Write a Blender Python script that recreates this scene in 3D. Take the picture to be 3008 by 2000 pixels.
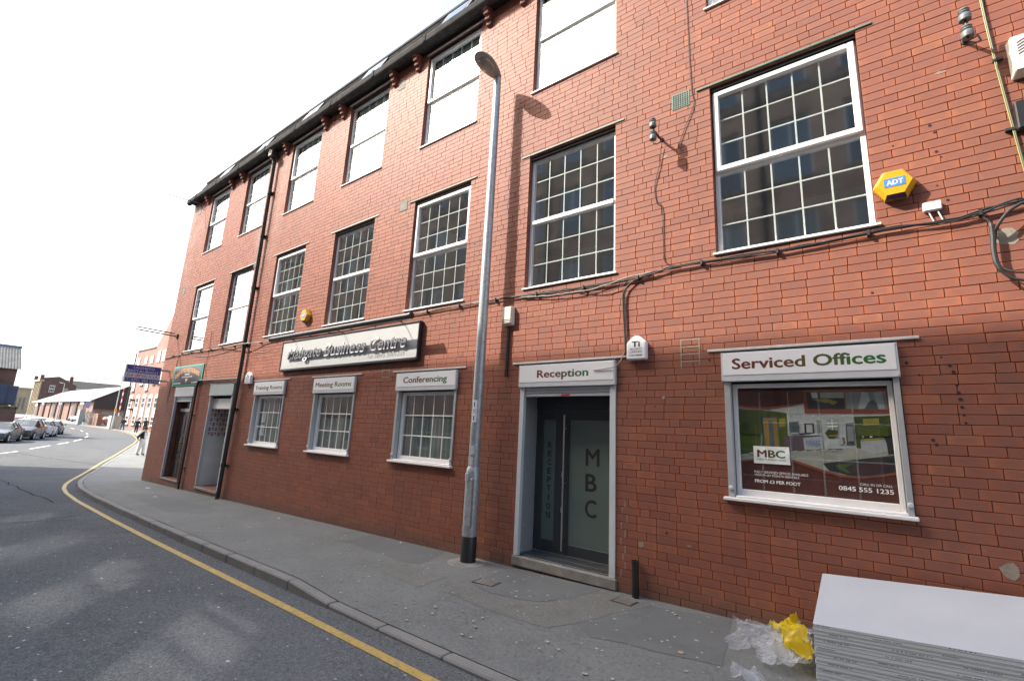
import bpy, bmesh, math, random
import numpy as np
from mathutils import Vector, Matrix

for o in list(bpy.data.objects):
    bpy.data.objects.remove(o)
random.seed(11)
rng = np.random.default_rng(11)
SC = bpy.context.scene
COL = SC.collection
R = math.radians

# ------------------------------------------------------------------ camera
cam = bpy.data.cameras.new('camera')
cam.sensor_width = 36.0
cam.lens = 16.44
cam.clip_start = 0.05
cam.clip_end = 3000
camo = bpy.data.objects.new('camera', cam)
COL.objects.link(camo)
_r, _u, _b = Vector((.7955, .6041, .0479)), Vector((.083, -.1868, .9789)), Vector((.6003, -.7747, -.1988))
camo.matrix_world = Matrix(((_r.x, _u.x, _b.x, 0), (_r.y, _u.y, _b.y, -5.8), (_r.z, _u.z, _b.z, 1.757), (0, 0, 0, 1)))
SC.camera = camo

# ------------------------------------------------------------------ sky and sun
SUN = Vector((-1.13, -1.0, 1.35)).normalized()          # towards the sun
EL = math.asin(SUN.z)
world = bpy.data.worlds.new('World')
SC.world = world
world.use_nodes = True
wn = world.node_tree
wn.nodes.clear()
w_out = wn.nodes.new('ShaderNodeOutputWorld')
w_bg = wn.nodes.new('ShaderNodeBackground')
w_sky = wn.nodes.new('ShaderNodeTexSky')
w_sky.sky_type = 'NISHITA'
w_sky.sun_disc = False
w_sky.sun_elevation = EL
w_sky.sun_rotation = math.atan2(SUN.x, SUN.y)
w_sky.air_density = 1.5
w_sky.dust_density = 4.5
w_sky.ozone_density = 1.0
w_bg.inputs['Strength'].default_value = 0.15
w_hs = wn.nodes.new('ShaderNodeHueSaturation')           # the shade in the street is lit by a clear blue zenith
w_hs.inputs['Saturation'].default_value = 1.15
wn.links.new(w_sky.outputs[0], w_hs.inputs['Color'])
# white haze towards the horizon, all the way round
w_bw = wn.nodes.new('ShaderNodeRGBToBW')
wn.links.new(w_sky.outputs[0], w_bw.inputs[0])
w_tc = wn.nodes.new('ShaderNodeTexCoord')
w_sx = wn.nodes.new('ShaderNodeSeparateXYZ')
wn.links.new(w_tc.outputs['Generated'], w_sx.inputs[0])
w_mr = wn.nodes.new('ShaderNodeMapRange')
w_mr.interpolation_type = 'SMOOTHSTEP'
w_mr.inputs[1].default_value = .75
w_mr.inputs[2].default_value = .10
wn.links.new(w_sx.outputs[2], w_mr.inputs[0])
w_mx = wn.nodes.new('ShaderNodeMix')
w_mx.data_type = 'RGBA'
wn.links.new(w_mr.outputs[0], w_mx.inputs[0])
wn.links.new(w_hs.outputs[0], w_mx.inputs[6])
wn.links.new(w_bw.outputs[0], w_mx.inputs[7])
wn.links.new(w_mx.outputs[2], w_bg.inputs[0])
wn.links.new(w_bg.outputs[0], w_out.inputs[0])
sun = bpy.data.lights.new('sun', 'SUN')
sun.energy = 2.35
sun.angle = R(0.53)
sun.color = (1.0, .93, .84)
suno = bpy.data.objects.new('sun', sun)
COL.objects.link(suno)
suno.rotation_euler = (-SUN).to_track_quat('-Z', 'Y').to_euler()
suno.location = (-20, -18, 40)

SC.view_settings.view_transform = 'Standard'
SC.view_settings.look = 'None'
SC.view_settings.gamma = 1.0
SC.view_settings.exposure = 1.93
SC.render.engine = 'CYCLES'
SC.cycles.use_denoising = True
SC.cycles.max_bounces = 8
SC.cycles.diffuse_bounces = 3
SC.cycles.glossy_bounces = 4
SC.cycles.transparent_max_bounces = 12
SC.cycles.caustics_refractive = False
# sunlight thrown back by the panes lights the shaded carriageway: guided paths find it
SC.cycles.use_guiding = True
SC.cycles.blur_glossy = 0.2134
SC.cycles.sample_clamp_indirect = 0.0

# ------------------------------------------------------------------ helpers
ORG = {}


def tag(o, label=None, cat=None, group=None, kind=None):
    if label: o['label'] = label
    if cat: o['category'] = cat
    if group: o['group'] = group
    if kind: o['kind'] = kind
    return o


def thing(name, label, cat, loc=(0, 0, 0), rz=0, group=None):
    o = bpy.data.objects.new(name, None)
    o.empty_display_size = .1
    COL.objects.link(o)
    o.location = loc
    o.rotation_euler = (0, 0, rz)
    ORG[o] = Vector(loc)
    return tag(o, label, cat, group)


class MB:
    """collects shapes in world coordinates, builds ONE mesh object"""
    def __init__(s):
        s.v, s.f, s.m = [], [], []

    def add(s, vs, fs, mi=0):
        n = len(s.v)
        s.v += [tuple(v) for v in vs]
        s.f += [tuple(i + n for i in f) for f in fs]
        s.m += [mi] * len(fs)
        return s

    def box(s, x0, x1, y0, y1, z0, z1, mi=0):
        return s.add([(x0, y0, z0), (x1, y0, z0), (x1, y1, z0), (x0, y1, z0), (x0, y0, z1), (x1, y0, z1), (x1, y1, z1), (x0, y1, z1)],
                     [(0, 3, 2, 1), (4, 5, 6, 7), (0, 1, 5, 4), (1, 2, 6, 5), (2, 3, 7, 6), (3, 0, 4, 7)], mi)

    def hexa(s, p, mi=0):
        return s.add(p, [(0, 3, 2, 1), (4, 5, 6, 7), (0, 1, 5, 4), (1, 2, 6, 5), (2, 3, 7, 6), (3, 0, 4, 7)], mi)

    def poly(s, pts, mi=0):
        return s.add(pts, [tuple(range(len(pts)))], mi)

    def prism(s, pts, d, mi=0):
        """polygon (3-D points) extruded by vector d"""
        n = len(pts)
        a = [Vector(p) for p in pts]
        b = [p + Vector(d) for p in a]
        fs = [tuple(range(n))[::-1], tuple(range(n, 2 * n))]
        fs += [(i, (i + 1) % n, n + (i + 1) % n, n + i) for i in range(n)]
        return s.add(a + b, fs, mi)

    def tube(s, pts, r, n=8, mi=0, cap=True):
        pts = [Vector(p) for p in pts]
        rs = r if isinstance(r, (list, tuple)) else [r] * len(pts)
        vs, fs = [], []
        up = None
        for i, p in enumerate(pts):
            t = (pts[min(i + 1, len(pts) - 1)] - pts[max(i - 1, 0)]).normalized()
            if up is None:
                up = Vector((0, 0, 1)) if abs(t.z) < .9 else Vector((1, 0, 0))
            a = t.cross(up).normalized()
            b = a.cross(t).normalized()
            up = b
            for k in range(n):
                w = 2 * math.pi * k / n
                vs.append(p + (a * math.cos(w) + b * math.sin(w)) * rs[i])
        for i in range(len(pts) - 1):
            for k in range(n):
                fs.append((i * n + k, i * n + (k + 1) % n, (i + 1) * n + (k + 1) % n, (i + 1) * n + k))
        if cap:
            fs.append(tuple(range(n))[::-1])
            fs.append(tuple(range((len(pts) - 1) * n, len(pts) * n)))
        return s.add(vs, fs, mi)

    def lathe(s, prof, c, n=16, axis='z', mi=0, cap=True):
        vs, fs = [], []
        for r, h in prof:
            for k in range(n):
                w = 2 * math.pi * k / n
                a, b = r * math.cos(w), r * math.sin(w)
                vs.append({'z': (c[0] + a, c[1] + b, c[2] + h), 'y': (c[0] + a, c[1] + h, c[2] + b), 'x': (c[0] + h, c[1] + a, c[2] + b)}[axis])
        for i in range(len(prof) - 1):
            for k in range(n):
                fs.append((i * n + k, i * n + (k + 1) % n, (i + 1) * n + (k + 1) % n, (i + 1) * n + k))
        if cap:
            fs.append(tuple(range(n))[::-1])
            fs.append(tuple(range((len(prof) - 1) * n, len(prof) * n)))
        return s.add(vs, fs, mi)

    def build(s, name, mats, parent=None, smooth=False, bevel=0, local=False, recalc=True):
        off = Vector((0, 0, 0)) if (local or parent is None) else ORG[parent]
        me = bpy.data.meshes.new(name)
        me.from_pydata([(x - off.x, y - off.y, z - off.z) for x, y, z in s.v], [], s.f)
        mats = mats if isinstance(mats, (list, tuple)) else [mats]
        for m in mats:
            me.materials.append(m)
        if len(mats) > 1:
            me.polygons.foreach_set('material_index', s.m)
        if bevel or recalc:
            bm = bmesh.new()
            bm.from_mesh(me)
            if recalc:
                bmesh.ops.recalc_face_normals(bm, faces=bm.faces)
            if bevel:
                es = [e for e in bm.edges if len(e.link_faces) == 2 and e.calc_face_angle(0) > .6]
                bmesh.ops.bevel(bm, geom=es, offset=bevel, segments=1, affect='EDGES', clamp_overlap=True)
            bm.to_mesh(me)
            bm.free()
        if smooth:
            me.polygons.foreach_set('use_smooth', [True] * len(me.polygons))
            try:
                me.set_sharp_from_angle(angle=R(40))
            except Exception:
                pass
        return link(name, me, parent, off if not local else None)


def link(name, me, parent=None, off=None):
    o = bpy.data.objects.new(name, me)
    COL.objects.link(o)
    if parent is not None:
        o.parent = parent
        ORG[o] = ORG[parent]
    else:
        ORG[o] = Vector((0, 0, 0))
    return o


def struct(o):
    o['kind'] = 'structure'
    return o


_TXT = {}


def text_mesh(body, bold=0.0, extrude=0.0, shear=0.0):
    """text outline as mesh in the XY plane, origin at its lower-left corner"""
    key = (body, bold, extrude, shear)
    if key in _TXT:
        return _TXT[key]
    cu = bpy.data.curves.new('lettering', 'FONT')
    cu.body = body
    cu.size = 1.0
    cu.offset = bold
    cu.extrude = extrude
    cu.shear = shear
    cu.resolution_u = 3
    ob = bpy.data.objects.new('lettering', cu)
    COL.objects.link(ob)
    dg = bpy.context.evaluated_depsgraph_get()
    dg.update()
    me = bpy.data.meshes.new_from_object(ob.evaluated_get(dg))
    bpy.data.objects.remove(ob)
    n = len(me.vertices)
    co = np.empty(n * 3)
    me.vertices.foreach_get('co', co)
    co = co.reshape(-1, 3)
    fs = [tuple(p.vertices) for p in me.polygons]
    bpy.data.meshes.remove(me)
    _TXT[key] = (co, fs)
    return co, fs


def text(name, body, m, parent, origin, ux, uy, width, height=None, bold=0.0, extrude=0.0, shear=0.0, side=None, arc=0.0):
    """lettering whose bounding box starts at origin, spans width along ux and height along uy"""
    co, fs = text_mesh(body, bold * .7 if extrude else 0.0, 0.5 if extrude else 0.0, shear)
    co = co.copy()
    lay = np.zeros(len(co))
    if bold and not extrude:                   # heavier strokes: struck three times, a hair apart
        n0, f0, c0 = len(co), fs, co
        ds = [(-bold, 0, 1), (bold, 0, 2), (0, bold * .7, 3), (0, -bold * .7, 4)]
        co = np.concatenate([c0] + [c0 + np.array([[dx, dy, 0]]) for dx, dy, k in ds])
        lay = np.concatenate([lay] + [np.full(n0, float(k)) for dx, dy, k in ds])
        fs = list(f0) + [tuple(i + n0 * k for i in f) for dx, dy, k in ds for f in f0]
    lo, hi = co.min(0), co.max(0)
    sx = width / (hi[0] - lo[0])
    sy = height / (hi[1] - lo[1]) if height else sx
    a = (co[:, 0] - lo[0]) * sx
    b = (co[:, 1] - lo[1]) * sy
    if arc:
        t = (a / width - .5) * 2
        b = b + arc * (1 - t * t)
    ux, uy = Vector(ux), Vector(uy)
    nz = ux.cross(uy)
    P = np.array(origin)[None] + a[:, None] * np.array(ux)[None] + b[:, None] * np.array(uy)[None]
    if extrude:
        P = P + (co[:, 2] * extrude)[:, None] * np.array(nz)[None]
    P = P + (lay * .00012)[:, None] * np.array(nz)[None]
    mb = MB()
    mb.v = [tuple(p) for p in P]
    mb.f = fs
    if side is not None:
        mb.m = []
        for f in fs:
            zs = [co[i, 2] for i in f]
            mb.m.append(0 if min(zs) > .4 else 1)
        return mb.build(name, [m, side], parent, recalc=False)
    mb.m = [0] * len(fs)
    return mb.build(name, m, parent, recalc=False)


# ------------------------------------------------------------------ materials
MATS = {}


def nodes(name):
    m = bpy.data.materials.new(name)
    m.use_nodes = True
    nt = m.node_tree
    b = nt.nodes['Principled BSDF']
    MATS[name] = m
    return m, nt, b


def N(nt, kind, **kw):
    n = nt.nodes.new(kind)
    for k, v in kw.items():
        if k in n.inputs:
            n.inputs[k].default_value = v
        else:
            setattr(n, k, v)
    return n


def ramp(nt, fac, stops):
    n = nt.nodes.new('ShaderNodeValToRGB')
    el = n.color_ramp.elements
    while len(el) < len(stops):
        el.new(.5)
    for e, (p, c) in zip(el, stops):
        e.position = p
        e.color = tuple(c) + ((1,) if len(c) == 3 else ())
    nt.links.new(fac, n.inputs[0])
    return n.outputs[0]


def mix(nt, fac, a, b, mode='MIX'):
    n = nt.nodes.new('ShaderNodeMix')
    n.data_type = 'RGBA'
    n.blend_type = mode
    for s, v in ((n.inputs[0], fac), (n.inputs[6], a), (n.inputs[7], b)):
        if hasattr(v, 'is_output'):
            nt.links.new(v, s)
        else:
            s.default_value = v if isinstance(v, (int, float)) else tuple(v) + ((1,) if len(v) == 3 else ())
    return n.outputs[2]


def math_(nt, op, a, b=None, clamp=False):
    n = nt.nodes.new('ShaderNodeMath')
    n.operation = op
    n.use_clamp = clamp
    for s, v in zip(n.inputs, (a, b)):
        if v is None: continue
        if hasattr(v, 'is_output'):
            nt.links.new(v, s)
        else:
            s.default_value = v
    return n.outputs[0]


def noise(nt, scale, detail=4, rough=.55, vec=None, stretch=None):
    n = N(nt, 'ShaderNodeTexNoise', Scale=scale, Detail=detail, Roughness=rough)
    if vec is None:
        vec = nt.nodes.new('ShaderNodeNewGeometry').outputs['Position']
    if stretch:
        mp = nt.nodes.new('ShaderNodeMapping')
        mp.inputs['Scale'].default_value = stretch
        nt.links.new(vec, mp.inputs[0])
        vec = mp.outputs[0]
    nt.links.new(vec, n.inputs['Vector'])
    return n.outputs[0]


def bump(nt, b, height, strength, dist=.01):
    n = N(nt, 'ShaderNodeBump', Strength=strength, Distance=dist)
    nt.links.new(height, n.inputs['Height'])
    nt.links.new(n.outputs[0], b.inputs['Normal'])


def pmat(name, col, rough=.6, metal=0.0, var=.12, scale=6.0, bmp=0.0, dirt=None, dirt_amt=.35, stretch=None, coat=0.0, spec=None):
    if name in MATS: return MATS[name]
    m, nt, b = nodes(name)
    f = noise(nt, scale, 5, .6, stretch=stretch)
    lo = tuple(c * (1 - var) for c in col)
    hi = tuple(min(1, c * (1 + var)) for c in col)
    c = ramp(nt, f, [(.3, lo), (.7, hi)])
    if dirt:
        g = noise(nt, scale * .35, 6, .65)
        k = ramp(nt, g, [(.45, (0, 0, 0)), (.72, (dirt_amt,) * 3)])
        c = mix(nt, k, c, dirt)
    nt.links.new(c, b.inputs['Base Color'])
    b.inputs['Roughness'].default_value = rough
    b.inputs['Metallic'].default_value = metal
    if spec is not None: b.inputs['Specular IOR Level'].default_value = spec
    if coat: b.inputs['Coat Weight'].default_value = coat
    if bmp:
        bump(nt, b, noise(nt, scale * 8, 3), bmp, .004)
    return m


def brick_tex(name, c1, c2, mortar, rough=.8, var=.3, axis='xz', course=.0909, length=.243, bmp=.5, msize=.008):
    """procedural courses for reveals, returns and buildings too far away to pick the bricks apart"""
    if name in MATS: return MATS[name]
    m, nt, b = nodes(name)
    g = nt.nodes.new('ShaderNodeNewGeometry').outputs['Position']
    sp = nt.nodes.new('ShaderNodeSeparateXYZ')
    nt.links.new(g, sp.inputs[0])
    cb = nt.nodes.new('ShaderNodeCombineXYZ')
    if axis == 'sum':
        nt.links.new(math_(nt, 'ADD', sp.outputs[0], sp.outputs[1]), cb.inputs[0])
    else:
        nt.links.new(sp.outputs['xyz'.index(axis[0])], cb.inputs[0])
    nt.links.new(sp.outputs[2], cb.inputs[1])
    t = nt.nodes.new('ShaderNodeTexBrick')
    t.inputs['Scale'].default_value = 1
    t.inputs['Brick Width'].default_value = length
    t.inputs['Row Height'].default_value = course
    t.inputs['Mortar Size'].default_value = msize
    t.inputs['Color1'].default_value = (*c1, 1)
    t.inputs['Color2'].default_value = (*c2, 1)
    t.inputs['Mortar'].default_value = (*mortar, 1)
    nt.links.new(cb.outputs[0], t.inputs['Vector'])
    f = noise(nt, 1.3, 6, .6)
    k = ramp(nt, f, [(.3, (1 - var,) * 3), (.7, (1 + var * .5,) * 3)])
    c = mix(nt, 1.0, t.outputs[0], k, 'MULTIPLY')
    nt.links.new(c, b.inputs['Base Color'])
    b.inputs['Roughness'].default_value = rough
    if bmp:
        bump(nt, b, math_(nt, 'SUBTRACT', 1.0, t.outputs[1]), bmp, .006)
    return m


def sheet_fresnel(nt, ior):
    """a thin sheet reflects alike from both sides"""
    g = nt.nodes.new('ShaderNodeNewGeometry')
    mr = N(nt, 'ShaderNodeMapRange')
    nt.links.new(g.outputs['Backfacing'], mr.inputs[0])
    mr.inputs[3].default_value = ior
    mr.inputs[4].default_value = 1 / ior
    fr = nt.nodes.new('ShaderNodeFresnel')
    nt.links.new(mr.outputs[0], fr.inputs['IOR'])
    return fr


def glass_mat(name, ior=1.9, tint=(.86, .92, .9), rough=0.0):
    """glazing: a clear sheet that reflects by angle (both faces of both panes) and lets the rest through"""
    if name in MATS: return MATS[name]
    m, nt, b = nodes(name)
    nt.nodes.remove(b)
    out = nt.nodes['Material Output']
    fr = sheet_fresnel(nt, ior)
    tr = N(nt, 'ShaderNodeBsdfTransparent', Color=(*tint, 1))
    gl = N(nt, 'ShaderNodeBsdfGlossy', Roughness=rough, Color=(.98, 1, 1, 1))
    mx = nt.nodes.new('ShaderNodeMixShader')
    nt.links.new(fr.outputs[0], mx.inputs[0])
    nt.links.new(tr.outputs[0], mx.inputs[1])
    nt.links.new(gl.outputs[0], mx.inputs[2])
    nt.links.new(mx.outputs[0], out.inputs[0])
    return m


# --- bricks of the main facade
def brick_material():
    m, nt, b = nodes('red_pressed_brick')
    at = N(nt, 'ShaderNodeAttribute', attribute_name='tone')
    oi = nt.nodes.new('ShaderNodeObjectInfo')
    fac = math_(nt, 'FRACT', math_(nt, 'ADD', at.outputs['Fac'], oi.outputs['Random']))
    c = ramp(nt, fac, [(0, (.228, .079, .052)), (.10, (.258, .087, .055)), (.35, (.279, .094, .057)), (.62, (.294, .100, .059)), (.88, (.317, .110, .063)), (.95, (.355, .127, .065)), (1, (.259, .095, .066))])
    uv = nt.nodes.new('ShaderNodeUVMap')
    sp = nt.nodes.new('ShaderNodeSeparateXYZ')
    nt.links.new(uv.outputs[0], sp.inputs[0])
    du = math_(nt, 'ABSOLUTE', math_(nt, 'SUBTRACT', sp.outputs[0], .5))
    dv = math_(nt, 'ABSOLUTE', math_(nt, 'SUBTRACT', sp.outputs[1], .5))
    d = math_(nt, 'MAXIMUM', du, dv)
    n1 = noise(nt, 14, 4, .6, stretch=(1, 1, 2.2))
    d2 = math_(nt, 'ADD', d, math_(nt, 'MULTIPLY', math_(nt, 'SUBTRACT', n1, .5), .45))
    heart = ramp(nt, d2, [(.22, (.55,) * 3), (.46, (0, 0, 0))])
    c = mix(nt, heart, c, (.19, .088, .074))
    rim = ramp(nt, d, [(.40, (0, 0, 0)), (.49, (.14,) * 3)])
    c = mix(nt, rim, c, (.40, .145, .072))
    # soot and bloom: marks with their own shape
    big = noise(nt, .55, 6, .62)
    c = mix(nt, ramp(nt, big, [(.44, (0, 0, 0)), (.72, (.40,) * 3)]), c, (.165, .080, .056))
    run = noise(nt, 1.6, 5, .6, stretch=(2.2, 1, .16))
    c = mix(nt, ramp(nt, run, [(.52, (0, 0, 0)), (.74, (.30,) * 3)]), c, (.15, .082, .066))
    fine = noise(nt, 55, 5, .7)
    c = mix(nt, ramp(nt, fine, [(.56, (0, 0, 0)), (.80, (.40,) * 3)]), c, (.38, .19, .125))
    c = mix(nt, ramp(nt, noise(nt, 90, 3, .6), [(.22, (.5,) * 3), (.38, (0, 0, 0))]), c, (.10, .042, .034))
    # salts where water runs down by the corner and the downpipe
    g = nt.nodes.new('ShaderNodeNewGeometry').outputs['Position']
    px = nt.nodes.new('ShaderNodeSeparateXYZ')
    nt.links.new(g, px.inputs[0])
    m1 = ramp(nt, math_(nt, 'MULTIPLY', math_(nt, 'ADD', px.outputs[0], 20.9), .45), [(0, (1, 1, 1)), (.8, (0, 0, 0))])
    m2 = ramp(nt, math_(nt, 'ABSOLUTE', math_(nt, 'ADD', px.outputs[0], 14.0)), [(.25, (.8,) * 3), (1.0, (0, 0, 0))])
    mm = math_(nt, 'MAXIMUM', m1, m2)
    up = ramp(nt, math_(nt, 'MULTIPLY', px.outputs[2], .1), [(.42, (0, 0, 0)), (.75, (1, 1, 1))])
    s = ramp(nt, noise(nt, 1.1, 6, .66, stretch=(1, 1, .6)), [(.42, (0, 0, 0)), (.68, (.6,) * 3)])
    k = math_(nt, 'MULTIPLY', math_(nt, 'MULTIPLY', mm, up), s)
    c = mix(nt, k, c, (.44, .36, .33))
    # splashed dirt along the foot of the wall
    hgt = math_(nt, 'SUBTRACT', px.outputs[2], math_(nt, 'MULTIPLY', px.outputs[0], .0195))
    foot = ramp(nt, math_(nt, 'ADD', hgt, math_(nt, 'MULTIPLY', noise(nt, 3, 5, .6), .3)), [(.10, (.75,) * 3), (.42, (0, 0, 0))])
    c = mix(nt, foot, c, (.115, .088, .070))
    nt.links.new(c, b.inputs['Base Color'])
    b.inputs['Roughness'].default_value = .62
    b.inputs['Specular IOR Level'].default_value = .27
    hh = math_(nt, 'ADD', math_(nt, 'MULTIPLY', fine, .6), noise(nt, 18, 3))
    bump(nt, b, hh, .35, .003)
    return m


M_BRICK = brick_material()
M_MORTAR = pmat('dark_pointing', (.050, .035, .029), .95, var=.35, scale=9, bmp=.4)
M_REVEAL = brick_tex('brick_reveal', (.26, .085, .055), (.20, .068, .048), (.075, .055, .048), axis='yz', length=.236)
M_RETURN = brick_tex('brick_return', (.30, .10, .06), (.24, .08, .055), (.08, .06, .05), axis='yz')
M_WHITE = pmat('white_upvc', (.80, .80, .79), .35, var=.03, scale=3, dirt=(.5, .48, .45), dirt_amt=.12)
M_GREYPVC = pmat('dull_upvc', (.62, .63, .63), .45, var=.05, scale=3)
M_ALU = pmat('grey_aluminium', (.42, .44, .46), .45, .15, var=.06, scale=5, dirt=(.25, .25, .25), dirt_amt=.2)
M_ALUL = pmat('light_sheet_metal', (.56, .59, .62), .45, .0, var=.05, scale=5, dirt=(.35, .36, .37), dirt_amt=.18)
M_SIGNW = pmat('sign_white', (.80, .81, .84), .35, var=.02, scale=2)
M_BLACK = pmat('black_paint', (.018, .018, .020), .4, var=.2, scale=7)
M_DARK = pmat('dark_void', (.02, .02, .02), .9, var=.1)
M_GLASS = glass_mat('window_glass', 3.3, rough=.05)
M_GLASST = glass_mat('upper_glass', 2.0, rough=.05)
M_GLASS2 = glass_mat('shop_glass', 1.55, (.92, .95, .94))
M_STONE = pmat('grey_stone', (.24, .23, .21), .85, var=.25, scale=5, bmp=.4, dirt=(.10, .095, .085), dirt_amt=.6)
M_GREEN = pmat('green_paint', (.07, .16, .12), .55, var=.2, scale=9, dirt=(.35, .36, .33), dirt_amt=.3)
M_LEDGE = pmat('flaked_grey_paint', (.50, .51, .50), .6, var=.12, scale=12, dirt=(.26, .22, .18), dirt_amt=.35)
M_SLATE = pmat('roof_slate', (.075, .072, .068), .95, var=.35, scale=3, bmp=.3, spec=.04)
M_ROOM = pmat('room_plaster', (.42, .42, .40), .9, var=.05)
M_CARPET = pmat('room_floor', (.12, .12, .13), .9, var=.1)
M_YELLOW = pmat('yellow_plastic', (.66, .33, .010), .35, var=.05, scale=4, dirt=(.45, .3, .05), dirt_amt=.3)
M_NAVY = pmat('navy_plastic', (.010, .018, .10), .35, var=.1)
M_CREAM = pmat('cream_plastic', (.74, .70, .58), .4, var=.04, scale=4, dirt=(.5, .46, .38), dirt_amt=.3)
M_CABLE = pmat('black_cable', (.022, .021, .021), .55, var=.3, scale=20)
M_CABLEG = pmat('grey_cable', (.30, .29, .27), .6, var=.2, scale=20)
M_GALV = pmat('galvanised_steel', (.40, .43, .45), .42, .55, var=.28, scale=28, dirt=(.25, .26, .27), dirt_amt=.3)


def gz(x):
    """height of the street along its length"""
    return float(np.interp(x, [-420, -190, -150, -110, -100, -90, -80, -55, -47, -42, -37, -32, -26, -20, 10, 80],
                           [1.0, 1.0, .42, .20, .0, -.2, -.33, -.35, -.40, -.46, -.54, -.56, -.50, -.39, .195, 1.2]))

# ------------------------------------------------------------------ road, pavement, kerbs, markings
def asphalt(name, c_lo, c_hi, chip=(.30, .30, .29), chip_amt=.25, gum=0.0, grain=90, rough=.85, bmp=.6, worn=0.0, matt=False, grit=.55):
    m, nt, b = nodes(name)
    f = noise(nt, .7, 7, .65)
    c = ramp(nt, f, [(.3, c_lo), (.7, c_hi)])
    c = mix(nt, ramp(nt, noise(nt, grain, 3, .7), [(.5, (0, 0, 0)), (.74, (chip_amt,) * 3)]), c, chip)
    c = mix(nt, ramp(nt, noise(nt, grain * .8, 2, .6, stretch=(1, 1.1, 1)), [(.28, (.55,) * 3), (.45, (0, 0, 0))]), c, tuple(x * .45 for x in c_lo))
    st = ramp(nt, noise(nt, 2.2, 6, .7), [(.55, (0, 0, 0)), (.72, (.45,) * 3)])
    c = mix(nt, st, c, tuple(x * .62 for x in c_lo))
    if worn:                                  # polished wheel tracks and grit, stretched along the street
        tr = noise(nt, .55, 4, .6, stretch=(.12, 1.6, 1))
        c = mix(nt, ramp(nt, tr, [(.42, (0, 0, 0)), (.62, (worn,) * 3)]), c, tuple(min(1, x * 1.55) for x in c_hi))
        gr = noise(nt, 30, 4, .75)
        c = mix(nt, ramp(nt, gr, [(.48, (0, 0, 0)), (.66, (grit,) * 3)]), c, tuple(x * 1.9 for x in c_hi))
        c = mix(nt, ramp(nt, noise(nt, 24, 3, .7, stretch=(1.1, .9, 1)), [(.30, (.6,) * 3), (.44, (0, 0, 0))]), c, tuple(x * .5 for x in c_lo))
    if gum:
        v = N(nt, 'ShaderNodeTexVoronoi', Scale=2.6, Randomness=1.0)
        g = nt.nodes.new('ShaderNodeNewGeometry').outputs['Position']
        nt.links.new(g, v.inputs['Vector'])
        s = ramp(nt, v.outputs['Distance'], [(.045, (gum,) * 3), (.07, (0, 0, 0))])
        pick = ramp(nt, v.outputs['Color'], [(.5, (0, 0, 0)), (.52, (1, 1, 1))])
        c = mix(nt, math_(nt, 'MULTIPLY', s, pick), c, (.50, .50, .47))
    nt.links.new(c, b.inputs['Base Color'])
    b.inputs['Roughness'].default_value = rough
    b.inputs['Specular IOR Level'].default_value = .3
    if matt:
        d = nt.nodes.new('ShaderNodeBsdfDiffuse')
        nt.links.new(c, d.inputs[0])
        nt.links.new(d.outputs[0], nt.nodes['Material Output'].inputs[0])
        return m
    bump(nt, b, noise(nt, grain * .9, 4, .7), bmp, .008)
    return m


M_ROAD = asphalt('road_asphalt', (.078, .083, .087), (.108, .113, .117), gum=.0, worn=.10, chip_amt=.75, matt=True)
M_PAVE = asphalt('pavement_asphalt', (.118, .126, .122), (.170, .177, .170), chip_amt=.24, gum=.0, grain=110, bmp=.4, worn=.10, grit=.22)
M_PATCH1 = asphalt('pavement_smooth_patch', (.112, .119, .120), (.148, .156, .155), chip_amt=.2, gum=.0, grain=160, bmp=.2)
M_PATCH2 = asphalt('pavement_chip_patch', (.118, .122, .114), (.165, .168, .156), chip=(.38, .37, .33), chip_amt=.55, gum=.0, grain=60, bmp=.9)
M_KERB = asphalt('kerb_stone', (.165, .165, .155), (.235, .23, .215), chip=(.36, .35, .33), chip_amt=.3, grain=120, bmp=.35)


def paint_mat(name, col, base=(.12, .125, .13), lo=.40, hi=.52):
    m, nt, b = nodes(name)
    f = noise(nt, 26, 6, .72)
    k = ramp(nt, f, [(lo - .12, (.9,) * 3), (hi - .10, (0, 0, 0))])
    c = ramp(nt, noise(nt, 5, 4), [(.3, tuple(x * .82 for x in col)), (.7, col)])
    nt.links.new(mix(nt, k, c, base), b.inputs['Base Color'])
    b.inputs['Roughness'].default_value = .7
    bump(nt, b, noise(nt, 80, 4), .4, .004)
    return m


M_YLINE = paint_mat('yellow_line_paint', (.46, .315, .07), lo=.46, hi=.60)
M_WLINE = paint_mat('white_line_paint', (.72, .72, .70), lo=.36, hi=.46)


def sheet(name, rows, m, zf):
    """rows of (x, y) points -> one sheet"""
    mb = MB()
    n = len(rows[0])
    vs = [(x, y, zf(x, y)) for row in rows for x, y in row]
    fs = [(i * n + j, i * n + j + 1, (i + 1) * n + j + 1, (i + 1) * n + j) for i in range(len(rows) - 1) for j in range(n - 1)]
    mb.add(vs, fs)
    o = mb.build(name, m, recalc=False)
    if o.data.polygons[0].normal.z < 0:
        o.data.flip_normals()
    return o


xs = [-900, -420, -300, -220, -190, -170, -150, -130, -110, -105, -100, -95, -90, -85, -80, -70, -62, -55, -51, -47, -44.5, -42, -39.5, -37, -34.5, -32, -29, -26, -23, -20, 10, 80, 400]
ys = [-600, -120, -60, -30, -12, -6, 0, 6, 12, 30, 60, 200, 700]
road = struct(sheet('road', [[(x, y) for y in ys] for x in xs], M_ROAD, lambda x, y: gz(x) - .11))


def drop(x):
    t = min(1, max(0, (x + 5.7) / 1.0))
    return .078 * t * t * (3 - 2 * t)


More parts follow.
